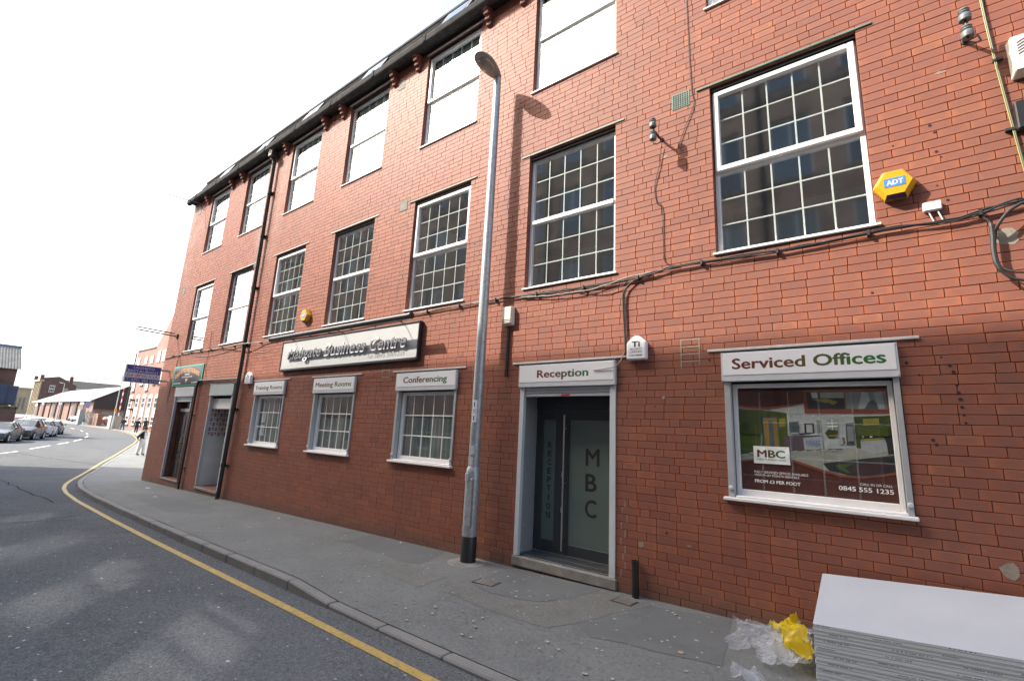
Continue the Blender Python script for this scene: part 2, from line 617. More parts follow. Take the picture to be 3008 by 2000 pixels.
KERB_R = [(60, -2.75), (0, -2.62), (-5.5, -2.47), (-10, -2.38), (-13, -2.30), (-16.5, -2.17), (-18.6, -2.02), (-20.0, -1.84), (-21.3, -1.58), (-22.6, -1.24), (-25, -.52), (-32.5, 1.72), (-43.4, 5.3), (-50.7, 7.65), (-60, 10.3), (-74, 13.4), (-82, 14.7), (-87.5, 15.1), (-93, 14.95), (-98, 14.4), (-112, 13.2), (-150, 13.2), (-200, 12)]
KERB_L = [(60, -8.6), (-20, -8.45), (-30, -8.2), (-36, -7.3), (-42, -5.6), (-50.4, -2.45), (-55, -.5), (-62.3, 1.7), (-69.3, 3.4), (-80, 5.8), (-97, 6.9), (-110, 7.0), (-200, 5)]


def resample(poly, step, a=None, b=None):
    pts = [Vector(p + (0,)) for p in poly]
    out, carry = [pts[0].copy()], 0.0
    for p, q in zip(pts, pts[1:]):
        d = (q - p)
        L = d.length
        t = step - carry
        while t <= L:
            out.append(p + d * (t / L))
            t += step
        carry = (carry + L) % step
    return out


def offset(pts, d):
    out = []
    for i, p in enumerate(pts):
        t = (pts[min(i + 1, len(pts) - 1)] - pts[max(i - 1, 0)]).normalized()
        out.append(p + Vector((-t.y, t.x, 0)) * d)
    return out


def pave_z(x, y, ky):
    w = max(0.0, 1 - abs(y - ky) / .7)
    return gz(x) - drop(x) * w * w * (3 - 2 * w)


kr = resample(KERB_R, .915)
KT = .14
inner = offset(kr, -KT)                     # behind the kerb stones
rows = []
for p in inner:
    if p.x >= -20.76:
        rows.append([(p.x, p.y + (.06 - p.y) * k / 7) for k in range(8)])
mb = MB()
for i in range(len(rows) - 1):
    for j in range(7):
        q = [rows[i][j], rows[i][j + 1], rows[i + 1][j + 1], rows[i + 1][j]]
        kys = [rows[i][0][1], rows[i][0][1], rows[i + 1][0][1], rows[i + 1][0][1]]
        mb.poly([(x, y, pave_z(x, y, ky)) for (x, y), ky in zip(q, kys)])
far = [p for p in inner if p.x < -20.76]
far = [Vector((rows[-1][0][0], rows[-1][0][1], 0))] + far
for p, q in zip(far, far[1:]):
    ya = [p.y, p.y + 1, p.y + 3, p.y + 8, p.y + 60]
    yb = [q.y, q.y + 1, q.y + 3, q.y + 8, q.y + 60]
    for j in range(4):
        mb.poly([(p.x, ya[j], gz(p.x)), (p.x, ya[j + 1], gz(p.x)), (q.x, yb[j + 1], gz(q.x)), (q.x, yb[j], gz(q.x))])
pave = mb.build('pavement', M_PAVE)
if pave.data.polygons[0].normal.z < 0: pave.data.flip_normals()
struct(pave)
kl = resample(KERB_L, 1.8)
mb = MB()
il = offset(kl, .14)
for p, q in zip(il, il[1:]):
    mb.poly([(p.x, p.y, gz(p.x)), (q.x, q.y, gz(q.x)), (q.x, q.y - 3.0 if q.x > -40 else q.y - 40, gz(q.x)), (p.x, p.y - 3.0 if p.x > -40 else p.y - 40, gz(p.x))])
pl = struct(mb.build('pavement_opposite', M_PAVE))
if pl.data.polygons[0].normal.z < 0: pl.data.flip_normals()

# kerb stones one by one along the near side, a plain run of stone beyond
kerb = struct(MB().box(60, 62, -2.9, -2.76, -.1, gz(60), 0).build('kerb', M_KERB))
st = MB().box(-.452, .452, 0, KT - .004, -.26, 0).build('kerb_stone', M_KERB, bevel=.014)
stone_me = st.data
bpy.data.objects.remove(st)
beyond = MB()
for i, (p, q) in enumerate(zip(kr, kr[1:])):
    c = (p + q) / 2
    t = (q - p).normalized()
    n = Vector((t.y, -t.x, 0))       # towards the wall
    if -62 < c.x < 8:
        o = bpy.data.objects.new('kerb_stone', stone_me)
        COL.objects.link(o)
        o.parent = kerb
        zp, zq = gz(p.x) - drop(p.x), gz(q.x) - drop(q.x)
        X = (q - p + Vector((0, 0, zq - zp))).normalized()
        Y = Vector((0, 0, 1)).cross(X).normalized()
        if Y.dot(n) < 0:
            X, Y = -X, -Y
        Z = X.cross(Y)
        Mx = Matrix((X, Y, Z)).transposed().to_4x4()
        Mx.translation = Vector((c.x, c.y, (zp + zq) / 2 + .003 + rng.uniform(-.003, .003))) + Y * rng.uniform(-.004, .004)
        o.matrix_world = Mx
    else:
        a, b2 = p + n * KT, q + n * KT
        zp, zq = gz(p.x) - drop(p.x), gz(q.x) - drop(q.x)
        beyond.hexa([(p.x, p.y, zp - .2), (q.x, q.y, zq - .2), (b2.x, b2.y, zq - .2), (a.x, a.y, zp - .2), (p.x, p.y, zp + .003), (q.x, q.y, zq + .003), (b2.x, b2.y, zq + .003), (a.x, a.y, zp + .003)])
beyond.build('kerb_run', M_KERB, kerb)
mb = MB()
for p, q in zip(kl, kl[1:]):
    t = (q - p).normalized()
    n = Vector((-t.y, t.x, 0))
    a, b2 = p + n * KT, q + n * KT
    mb.hexa([(p.x, p.y, gz(p.x) - .2), (q.x, q.y, gz(q.x) - .2), (b2.x, b2.y, gz(q.x) - .2), (a.x, a.y, gz(p.x) - .2), (p.x, p.y, gz(p.x) + .003), (q.x, q.y, gz(q.x) + .003), (b2.x, b2.y, gz(q.x) + .003), (a.x, a.y, gz(p.x) + .003)])
struct(mb.build('kerb_opposite', M_KERB))


def strip(name, pts, w, m, lift=.005, parent=None):
    a, b = offset(pts, w / 2), offset(pts, -w / 2)
    mb = MB()
    for i in range(len(pts) - 1):
        mb.poly([(p.x, p.y, gz(p.x) - .11 + lift) for p in (a[i], b[i], b[i + 1], a[i + 1])])
    o = mb.build(name, m, parent)
    if o.data.polygons[0].normal.z < 0: o.data.flip_normals()
    return o


yl = resample([(p.x, p.y) for p in offset([Vector(p + (0,)) for p in KERB_R], .29)], .45)
struct(strip('yellow_line', [p for p in yl if p.x > -104], .095, M_YLINE))
dash = [(-36.4, -3.2), (-37.9, -2.4), (-39.3, -1.63), (-40.93, -.75), (-43.04, .03), (-46.67, 1.5), (-48.63, 2.2), (-51.47, 3.3), (-53.56, 3.97), (-57.92, 5.29), (-61.2, 6.1), (-66.0, 7.27), (-71.1, 8.23), (-76.3, 9.1), (-82.6, 9.96), (-85.6, 10.26), (-90.5, 10.44), (-93.4, 10.54), (-97, 10.46), (-100, 10.3)]
for a, b in zip(dash[::2], dash[1::2]):
    p, q = Vector(a + (0,)), Vector(b + (0,))
    strip('lane_marking', [p, (p + q) / 2, q], .12, M_WLINE, parent=road)


def flat(name, pts, m, parent, lift=.005, base=0.0):
    mb = MB()
    c = Vector((sum(p[0] for p in pts) / len(pts), sum(p[1] for p in pts) / len(pts), 0))
    n = len(pts)
    ring = []
    for i in range(n):                       # uneven hand-cut edges
        a, b = Vector(pts[i] + (0,)), Vector(pts[(i + 1) % n] + (0,))
        k = max(1, int((b - a).length / .22))
        for s in range(k):
            p = a + (b - a) * (s / k)
            ring.append((p.x + rng.normal(0, .012), p.y + rng.normal(0, .012)))
    mb.poly([(x, y, pave_z(x, y, -2.4) + lift) for x, y in ring])
    o = mb.build(name, m, parent)
    if o.data.polygons[0].normal.z < 0: o.data.flip_normals()
    return o


flat('pavement_patch', [(-4.25, -.99), (-4.26, -.34), (-4.17, -.09), (-2.85, -.10), (-2.97, -.61), (-3.16, -.97), (-3.41, -1.07), (-3.82, -1.11)], M_PATCH1, pave, .0034)
flat('pavement_patch', [(-5.49, -1.43), (-5.66, -.95), (-4.6, -1.02), (-4.54, -1.57)], M_PATCH2, pave, .0030)
flat('pavement_patch', [(-4.24, -1.47), (-4.27, -1.13), (-3.82, -1.14), (-3.4, -1.10), (-3.15, -1.0), (-2.96, -.64), (-2.82, -.12), (-2.17, -.18), (-2.34, -.71), (-2.55, -1.3), (-2.68, -1.55), (-3.29, -1.59)], M_PATCH2, pave, .0026)
flat('pavement_patch', [(-2.53, -1.29), (-2.13, -.23), (-1.35, -.02), (-1.27, -.59), (-1.16, -1.28), (-1.43, -1.31), (-1.94, -1.4), (-2.27, -1.47)], M_PATCH1, pave, .0032)
flat('pavement_patch', [(-7.33, -.73), (-7.53, -.02), (-5.61, -.02), (-5.34, -.83), (-5.7, -.91), (-6.22, -.83)], M_PATCH1, pave, .0030)
flat('pavement_patch', [(-16.6, -1.5), (-15.9, -.9), (-12.2, -.8), (-11.6, -1.3), (-12.6, -1.75)], M_PATCH1, pave, .0030)
for (x, y, a, w, h) in ((-4.06, -.84, .12, .16, .11), (-2.44, -.30, -.1, .13, .10)):
    t = thing('utility_cover', 'small iron utility cover in the pavement before the reception step' if x < -3 else 'small square cover plate in the pavement beside the short black pipe', 'utility cover', (x, y, gz(x)), a, 'covers in the pavement')
    MB().box(-w, w, -h, h, -.03, .009).build('frame', M_MORTAR, t, local=True, bevel=.003)
    for k in range(5):
        MB().box(-w * .8, w * .8, -h * .8 + k * h * .36, -h * .8 + k * h * .36 + h * .2, .008, .012).build('rib', M_STONE, t, local=True)

# tar-sealed cracks across the carriageway
M_TAR = pmat('tar_seal', (.040, .042, .045), .98, var=.3, scale=12, spec=.0)
for a, b, w in (((-27.0, -3.2), (-16.4, -2.9), .035), ((-14.5, -6.0), (-13.2, -3.1), .03), ((-12.9, -5.2), (-13.8, -2.9), .025), ((-40, -1.0), (-31, 1.0), .05)):
    p, q = Vector(a + (0,)), Vector(b + (0,))
    d = (q - p)
    n_ = Vector((-d.y, d.x, 0)).normalized()
    strip('crack_seal', [p + d * t + n_ * rng.normal(0, .03) for t in np.linspace(0, 1, 16)], w, M_TAR, lift=.004, parent=road)
# grit swept into the channel and along the wall foot
gv = MB()
for i in range(2600):
    if i < 1700:
        x = rng.uniform(-20, 1); y = float(np.interp(x, [p[0] for p in KERB_R[::-1]], [p[1] for p in KERB_R[::-1]])) - abs(rng.normal(0, .09)) - .01; z = gz(x) - .11
    else:
        x = rng.uniform(-20, .2); y = -abs(rng.normal(0, .05)) - .004; z = pave_z(x, y, -2.5)
    s_ = rng.uniform(.003, .009)
    a = rng.uniform(0, 6.28)
    gv.poly([(x + s_ * math.cos(a + k), y + s_ * math.sin(a + k), z + .004 + s_ * .4) for k in (0, 2.1, 4.2)])
    gv.poly([(x + s_ * math.cos(a), y + s_ * math.sin(a), z + .004 + s_ * .4), (x + s_ * math.cos(a + 2.1), y + s_ * math.sin(a + 2.1), z + .004 + s_ * .4), (x, y - s_ * .5, z)])
tag(gv.build('grit', pmat('grit_stone', (.22, .21, .18), .9, var=.5, scale=60), recalc=False), 'fine grit swept along the kerb and the foot of the wall', 'grit', kind='stuff')

# trodden chewing gum and paint spots
gs = MB()
for i in range(470):
    if i < 300:
        x = -abs(rng.normal(0, 7)) + rng.uniform(-.5, 1.0); y = rng.uniform(-2.25, -.05)
        if x < -20: continue
        z = pave_z(x, y, -2.45) + .0055
    else:
        x = rng.uniform(-12, -1); y = rng.uniform(-5.2, -2.9); z = gz(x) - .11 + .0045
    r_ = rng.uniform(.006, .017)
    sx = rng.uniform(.8, 1.6)
    gs.poly([(x + r_ * sx * math.cos(a) * rng.uniform(.75, 1.1), y + r_ * math.sin(a) * rng.uniform(.75, 1.1), z) for a in np.linspace(0, 2 * math.pi, 7, endpoint=False)])
tag(gs.build('gum_spots', pmat('old_gum', (.32, .33, .31), .85, var=.45, scale=9), recalc=False), 'pale trodden gum spots dotted over pavement and road', 'gum', kind='stuff')

# ------------------------------------------------------------------ the red brick building
BX0, BX1, WTOP = -20.75, 8.0, 10.10
BAY = lambda k: (-1.37 - 2.925 * k, .20 - 2.925 * k)
GB = lambda k: (-1.345 - 2.93 * k, .235 - 2.93 * k)             # ground floor bays
bld = thing('brick_building', 'long three storey red brick building with white windows along the pavement', 'building', (-9, .3, -.2))
OPEN = []
for k in range(-2, 7):
    L, Rr = BAY(k)
    OPEN.append((L, Rr, 7.66, 9.96, 'T', k))
    OPEN.append((L, Rr, 4.06, 6.42, 'F', k))
    L, Rr = GB(k)
    if k in (5, 6):
        OPEN.append((L, Rr, -.12, 2.86, 'D', k))
    elif k == 1:
        OPEN.append((L, Rr, -.02, 2.86, 'R', k))
    else:
        OPEN.append((L, Rr, 1.20, 2.86, 'G', k))
DEP = {'T': .16, 'F': .16, 'G': .16, 'D': .16, 'R': .46}

gx = sorted({BX0, BX1} | {round(v, 4) for o in OPEN for v in o[:2]})
gzz = sorted({-.9, WTOP} | {round(v, 4) for o in OPEN for v in o[2:4]})
core = MB()
for a, b in zip(gx, gx[1:]):
    for c, d in zip(gzz, gzz[1:]):
        mx, mz = (a + b) / 2, (c + d) / 2
        if any(o[0] < mx < o[1] and o[2] < mz < o[3] for o in OPEN):
            continue
        core.poly([(a, .008, c), (b, .008, c), (b, .008, d), (a, .008, d)])
        core.poly([(a, .34, c), (b, .34, c), (b, .34, d), (a, .34, d)], 1)
core.build('wall', [M_MORTAR, M_ROOM], bld, recalc=False)
for (L, Rr, zb, zt, ty, k) in OPEN:
    rv = MB()
    for pts in ([(L, .008, zb), (L, .34, zb), (L, .34, zt), (L, .008, zt)], [(Rr, .008, zb), (Rr, .34, zb), (Rr, .34, zt), (Rr, .008, zt)],
                [(L, .008, zb), (Rr, .008, zb), (Rr, .34, zb), (L, .34, zb)], [(L, .008, zt), (Rr, .008, zt), (Rr, .34, zt), (L, .34, zt)]):
        rv.poly(pts)
    rv.build('reveal', M_REVEAL, bld, recalc=False)
body = MB()
body.poly([(BX0, .0, -.9), (BX0, 12, -.9), (BX0, 12, WTOP), (BX0, .0, WTOP)])
body.poly([(BX1, .0, -.9), (BX1, 12, -.9), (BX1, 12, WTOP), (BX1, .0, WTOP)])
body.poly([(BX0, 12, -.9), (BX1, 12, -.9), (BX1, 12, WTOP), (BX0, 12, WTOP)])
body.build('side_wall', M_RETURN, bld, recalc=False)
rm = MB()
for z, th in ((-.16, .1), (3.05, .3), (6.85, .3)):
    rm.box(BX0 + .02, BX1 - .02, .345, 11.9, z - th, z, 1)
rm.box(BX0 + .02, BX1 - .02, 4.2, 4.3, -.1, WTOP, 0)
rm.box(BX0 + .02, BX1 - .02, .345, 11.9, WTOP - .02, WTOP + .05, 0)
for k in range(-2, 7, 2):
    x = BAY(k)[0] - .68
    rm.box(x - .05, x + .05, .345, 4.2, -.1, WTOP - .05, 0)
rm.build('interior', [M_ROOM, M_CARPET], bld)

# ---- bricks
CO, SL, HL, JT, Z0 = .0909, .243, .122, .0055, -.503


def brick_shape(w, h, jit=0.0):
    """front at y=0 with worn arrises, back at y=.014; centred, in x and z"""
    hw, hh, c = w / 2, h / 2, .0020
    P = []
    for (dy, ins) in ((0.0, c), (.0042, 0.0), (.014, 0.0)):
        for sx, sz in ((-1, -1), (1, -1), (1, 1), (-1, 1)):
            P.append((sx * (hw - ins), dy, sz * (hh - ins)))
    F = [(0, 1, 2, 3)] + [(4 + i, 4 + (i + 1) % 4, (i + 1) % 4, i) for i in range(4)] + [(8 + i, 8 + (i + 1) % 4, 4 + (i + 1) % 4, 4 + i) for i in range(4)]
    return P, F


BR = []                              # cx, cz, w, h, whole
nrow = int((WTOP - Z0) / CO)
for r in range(-4, nrow + 1):
    za, zb = Z0 + r * CO, Z0 + (r + 1) * CO
    if zb > WTOP: break
    seg = [(BX0, BX1, za, zb)]
    for (L, Rr, ob, ot, ty, k) in OPEN:
        if ot <= za or ob >= zb: continue
        new = []
        for (a, b, c, d) in seg:
            if b <= L or a >= Rr:
                new.append((a, b, c, d)); continue
            if a < L: new.append((a, L, c, d))
            if b > Rr: new.append((Rr, b, c, d))
            if ob - c > .022: new.append((max(a, L), min(b, Rr), c, ob))
            if d - ot > .022: new.append((max(a, L), min(b, Rr), ot, d))
        seg = new
    # joints of this course
    j, x = [], BX0 - (r % 2) * SL / 2 - rng.uniform(0, .02)
    mixed = (r % 6 == 3)
    i = 0
    while x < BX1:
        j.append(x)
        st_ = HL if (mixed and i % 2 == 1) or (not mixed and rng.random() < .035) else SL
        x += st_ + rng.normal(0, .0012)
        i += 1
    for (a, b, c, d) in seg:
        e = [a] + [q for q in j if a + .07 < q < b - .07] + [b]
        for p, q in zip(e, e[1:]):
            w, h = q - p - JT, d - c - JT
            if w > .02 and h > .012:
                whole = abs(h - (CO - JT)) < 1e-4 and (abs(w - (SL - JT)) < .006 or abs(w - (HL - JT)) < .006)
                BR.append(((p + q) / 2, (c + d) / 2 + rng.normal(0, .0006), w, h, whole))
# the 300 that show largest from the street are single pieces
cm = camo.matrix_world.inverted()


def shown(b):
    v = cm @ Vector((b[0], 0, b[1]))
    if v.z > -.2: return 0
    u, w = v.x / -v.z * 16.44 / 18, v.y / -v.z * 16.44 / 18 * 1.506
    if abs(u) > .985 or abs(w) > .985: return 0
    if b[0] > -.52 and b[1] < .66: return 0         # behind the stack of boards
    n = Vector((b[0], 5.8, b[1] - 1.757))
    return b[2] * b[3] * 5.8 / n.length ** 3 * (-v.z / n.length) ** -3


order = sorted(range(len(BR)), key=lambda i: -shown(BR[i]) if BR[i][4] else 0)
single = set(order[:300])
meS = {}
for key, w in (('s', SL - JT), ('h', HL - JT)):
    P, F = brick_shape(w, CO - JT)
    me = bpy.data.meshes.new('brick')
    me.from_pydata(P, [], F)
    me.materials.append(M_BRICK)
    uvl = me.uv_layers.new(name='UVMap')
    hw, hh = w / 2, (CO - JT) / 2
    for l in me.loops:
        v = me.vertices[l.vertex_index].co
        uvl.data[l.index].uv = ((v.x + hw) / (2 * hw), (v.z + hh) / (2 * hh))
    meS[key] = me
rest_v, rest_f, rest_uv, rest_t = [], [], [], []
for i, (cx, cz, w, h, whole) in enumerate(BR):
    yj = rng.normal(0, .0009)
    if i in single:
        o = bpy.data.objects.new('brick', meS['s' if w > .18 else 'h'])
        COL.objects.link(o)
        o.parent = bld
        o.location = Vector((cx, yj, cz)) - ORG[bld]
        o.rotation_euler = (0, rng.normal(0, .002), 0)
        continue
    P, F = brick_shape(w, h)
    n = len(rest_v)
    rest_v += [(x + cx, y + yj, z + cz) for x, y, z in P]
    rest_f += [tuple(q + n for q in f) for f in F]
    t = rng.random()
    for f in F:
        for q in f:
            rest_uv.append(((P[q][0] + w / 2) / w, (P[q][2] + h / 2) / h))
    rest_t += [t] * len(P)
me = bpy.data.meshes.new('brick_courses')
off = ORG[bld]
me.from_pydata([(x - off.x, y - off.y, z - off.z) for x, y, z in rest_v], [], rest_f)
me.materials.append(M_BRICK)
uvl = me.uv_layers.new(name='UVMap')
uvl.data.foreach_set('uv', np.array(rest_uv, dtype=np.float32).ravel())
at = me.attributes.new('tone', 'FLOAT', 'POINT')
at.data.foreach_set('value', np.array(rest_t, dtype=np.float32))
tag(link('brick_courses', me, bld), kind='stuff')

# ---- windows
M_BLIND = pmat('white_blind', (.50, .55, .58), .8, var=.03)
M_BLIND2 = pmat('blue_grey_blind', (.20, .26, .30), .8, var=.05)
M_CURT = pmat('pale_curtain', (.27, .33, .30), .9, var=.1, scale=2)


def frame_ring(mb, x0, x1, z0, z1, w, y0, y1, mi=0, wb=None):
    wb = wb or w
    mb.box(x0, x0 + w, y0, y1, z0, z1, mi)
    mb.box(x1 - w, x1, y0, y1, z0, z1, mi)
    mb.box(x0 + w, x1 - w, y0, y1, z1 - w, z1, mi)
    mb.box(x0 + w, x1 - w, y0, y1, z0, z0 + wb, mi)


def bars(parent, x0, x1, z0, z1, nc, nr, y, w=.020):
    for i in range(1, nc):
        x = x0 + (x1 - x0) * i / nc
        MB().box(x - w / 2, x + w / 2, y - .006, y + .004, z0, z1).build('glazing_bar', M_WHITE, parent, bevel=.003)
    for i in range(1, nr):
        z = z0 + (z1 - z0) * i / nr
        MB().box(x0, x1, y - .0068, y + .0048, z - w / 2, z + w / 2).build('glazing_bar', M_WHITE, parent, bevel=.003)


def pane(parent, x0, x1, z0, z1, y, m=None):
    MB().poly([(x0, y, z0), (x1, y, z0), (x1, y, z1), (x0, y, z1)]).build('pane', m or M_GLASS, parent, recalc=False)


def sash_window(L, Rr, zb, zt, casement):
    mb = MB()
    top = zt - .05
    frame_ring(mb, L + .004, Rr - .004, zb + .02, top, .052, .085, .15)
    zm = zb + (zt - zb) * .495
    w = mb.build('window', M_WHITE, bld, bevel=.004)
    MB().box(L + .002, Rr - .002, .03, .15, top + .001, zt - .001).build('head_board', M_DARK, w)
    if casement:
        s = MB()
        frame_ring(s, L + .02, Rr - .02, zm - .03, top - .015, .068, .045, .12)
        s.build('casement', M_WHITE, w, bevel=.008)
        MB().box(L + .056, Rr - .056, .088, .148, zm - .075, zm - .032).build('transom', M_WHITE, w, bevel=.004)
        up = (L + .088, Rr - .088, zm + .038, top - .083)
    else:
        MB().box(L + .056, Rr - .056, .062, .148, zm - .04, zm + .03).build('transom', M_WHITE, w, bevel=.008)
        up = (L + .056, Rr - .056, zm + .03, top - .052)
    lo = (L + .056, Rr - .056, zb + .072, zm - (.075 if casement else .04))
    for q in (up, lo):
        pane(w, *q, .098, M_GLASST if zb > 7 else M_GLASS)
        bars(w, *q, 5, 3, .107)
    MB().box(L - .035, Rr + .035, -.028, .10, zb - .006, zb + .02).build('sill', M_WHITE, w, bevel=.004)
    return w


for (L, Rr, zb, zt, ty, k) in OPEN:
    if ty in 'TF':
        cas = (k % 2 == 0)
        w = sash_window(L, Rr, zb, zt, cas)
        if ty == 'F':
            MB().box(L - .17, Rr + .15, -.016, .05, 6.435, 6.462).build('lintel_edge', M_GREEN if k < 3 else M_LEDGE, bld, bevel=.004)
        else:
            for i in range(12):                  # vertical blind slats, nearly closed
                a = L + .07 + i * (Rr - L - .14) / 12
                MB().hexa([(a, .20, zb + .06), (a + .125, .225, zb + .06), (a + .125, .226, zb + .06), (a, .201, zb + .06), (a, .20, zt - .07), (a + .125, .225, zt - .07), (a + .125, .226, zt - .07), (a, .201, zt - .07)]).build('blind_slat', M_BLIND if k > 1 else M_BLIND2, w)
            MB().box(L - .06, Rr + .06, -.02, .12, 9.965, 10.0).build('lintel_edge', M_LEDGE, bld, bevel=.004)

# ---- ground floor openings: ledge, shutter guides, frame, sill
for (L, Rr, zb, zt, ty, k) in OPEN:
    if ty in 'TF': continue
    lw = M_LEDGE
    MB().box(L - .17, Rr + .18, -.022, .06, 2.846, 2.874).build('lintel_edge', lw, bld, bevel=.004)
    if ty == 'G':
        mb = MB()
        x0, x1, z1 = L + .072, Rr - .055, 2.465
        fw = .045 if k == 0 else .06
        frame_ring(mb, x0, x1, zb + .03, z1, fw, .07, .14, wb=.07)
        w = mb.build('window', M_WHITE, bld, bevel=.005)
        q = (x0 + fw, x1 - fw, zb + .10, z1 - fw)
        pane(w, *q, .105, M_GLASS2 if k == 0 else M_GLASS)
        if k != 0:
            bars(w, *q, 5, 3, .099)
            cv = MB()
            n = 46
            pts = [(x0 + (x1 - x0) * i / n, .24 + .018 * math.sin(i * 1.9) + .01 * math.sin(i * .7)) for i in range(n + 1)]
            zt_ = {2: 2.0, 3: 1.95, 4: 2.3}.get(k, 2.1)
            for a, b in zip(pts, pts[1:]):
                cv.poly([(a[0], a[1], zb), (b[0], b[1], zb), (b[0], b[1], zt_), (a[0], a[1], zt_)])
            cv.build('curtain', M_CURT, w, recalc=False)
        s = MB().box(L - .04, Rr + .02, -.075, .07, zb - .022, zb + .012)
        s.box(L + .08, Rr - .05, -.03, .07, zb + .012, zb + .035)
        s.build('sill', M_WHITE, w, bevel=.006)
        for (a, b) in ((L + .004, L + .068), (Rr - .052, Rr - .004)):
            g = MB().box(a, b, -.022, .068, zb + .013, 2.478)
            go = g.build('shutter_guide', M_ALU, w, bevel=.003)
            MB().lathe([(.024, 0), (.024, -.02), (.014, -.026)], ((a + b) / 2, -.022, zb + .11), 12, 'y').build('locking_pin', M_ALUL, go)
        MB().box(L + .006, Rr - .006, .0, .13, 2.482, 2.84).build('shutter_box', M_BLACK, w)

# sheets of paper taped inside a window
L, Rr = GB(4)
M_PAPER = pmat('paper_print', (.72, .76, .80), .7, var=.12, scale=30)
for (dx, z0_, z1_) in ((.30, 1.78, 2.02), (.30, 1.45, 1.72)):
    MB().box(L + dx, L + dx + .22, .118, .120, z0_, z1_).build('notice', M_PAPER, bld)

# ---- reception doorway
L, Rr = GB(1)
M_ANTH = pmat('anthracite_frame', (.045, .055, .065), .4, .2, var=.06, scale=5)
M_TILE = pmat('dark_floor_tile', (.05, .058, .065), .35, var=.15, scale=4)
M_GRANITE = pmat('grey_speckle_panel', (.27, .29, .31), .5, var=.25, scale=60)
M_STEEL = pmat('brushed_steel', (.60, .60, .58), .28, .9, var=.06, scale=10, stretch=(1, 1, .1))
M_FROST = pmat('frosted_door_glass', (.10, .145, .132), .35, var=.06, scale=2, coat=1.0)
door = MB()
Y0, Y1 = .44, .50
xs_ = (L + .03, L + .15, L + .375, L + .545, L + .615, Rr - .10, Rr - .02)
door.box(L + .005, Rr - .005, Y0 - .02, Y1 + .04, 2.20, 2.84)            # head panel
door.box(xs_[0] - .02, xs_[1], Y0, Y1, .10, 2.20)
door.box(xs_[2], xs_[4], Y0, Y1, .10, 2.20)
door.box(xs_[5], Rr - .005, Y0, Y1, .10, 2.20)
door.box(xs_[1], xs_[2], Y0, Y1, 2.03, 2.20)
door.box(xs_[1], xs_[2], Y0, Y1, .10, .27)
door.box(xs_[4], xs_[5], Y0, Y1, 2.03, 2.20)
door.box(xs_[4], xs_[5], Y0, Y1, .10, .26)
dr = door.build('entrance_door', M_ANTH, bld, bevel=.004)
for (a, b, z0_) in ((xs_[1], xs_[2], .27), (xs_[4], xs_[5], .26)):
    pane(dr, a, b, z0_, 2.03, Y0 + .02, M_FROST)
MB().poly([(L + .05, Y1 + .35, .1), (Rr - .02, Y1 + .35, .1), (Rr - .02, Y1 + .35, 2.2), (L + .05, Y1 + .35, 2.2)]).build('frosted_screen', pmat('frosted_film', (.30, .37, .35), .7, var=.06, scale=3), dr)
hb = MB().tube([(xs_[4] - .055, Y0 - .06, .17), (xs_[4] - .055, Y0 - .06, 2.10)], .013, 10)
for z in (.35, 1.1, 1.9):
    hb.tube([(xs_[4] - .055, Y0 - .06, z), (xs_[4] - .055, Y0, z)], .009, 8)
hb.build('pull_handle', M_STEEL, dr, smooth=True)
for z in (1.22, .72):
    MB().box(xs_[3] - .045, xs_[3] - .02, Y0 - .008, Y0, z - .04, z + .04).build('lock', M_STEEL, dr, bevel=.003)
M_ETCH = pmat('grey_vinyl', (.016, .018, .018), .6, var=.05)
for i, ch in enumerate('MBC'):
    text('letter', ch, M_ETCH, dr, (xs_[4] + .275, Y0 - .001 + .018, 1.38 - i * .355), (1, 0, 0), (0, 0, 1), .225 if ch == 'M' else .185, .245, bold=.02)
for i, ch in enumerate('RECEPTION'):
    text('letter', ch, M_ETCH, dr, (xs_[1] + (.085 if ch != 'I' else .11), Y0 + .017, 1.60 - i * .128), (1, 0, 0), (0, 0, 1), .07 if ch != 'I' else .018, .088, bold=.015)
MB().box(L + .03, Rr - .006, .42, .445, .098, .112).build('threshold_strip', M_STEEL, dr)
st_ = MB().box(L - .02, Rr + .02, -.035, .05, -.045, .085)
st_.build('door_step', M_STONE, bld, bevel=.012)
for i in range(4):
    for j in range(2):
        a = L + .02 + i * .385
        MB().box(a, a + .38, .055 + j * .185, .235 + j * .185, -.03, .094).build('floor_tile', M_TILE, bld, bevel=.003)
MB().box(L + .006, L + .022, .055, .44, .095, 2.84).build('jamb_panel', M_GRANITE, bld)
MB().box(Rr - .022, Rr - .006, .055, .44, .095, 2.84).build('jamb_panel', M_GRANITE, bld)
for (a, b) in ((L + .002, L + .075), (Rr - .085, Rr - .002)):
    MB().box(a, b, -.018, .05, .088, 2.478).build('shutter_guide', M_ALUL, bld, bevel=.003)
sh = MB()
for i in range(3):
    sh.box(L + .08, Rr - .09, .012 + .002 * (i % 2), .03, 2.345 + i * .046, 2.388 + i * .046)
s_ = sh.build('roller_shutter', M_ALUL, bld, bevel=.006)
MB().box(L + .72, L + .86, .008, .0115, 2.352, 2.378).build('warning_label', pmat('red_label', (.45, .03, .03), .5), s_)
MB().box(L + .08, Rr - .09, -.002, .13, 2.484, 2.84).build('shutter_box', M_BLACK, bld)

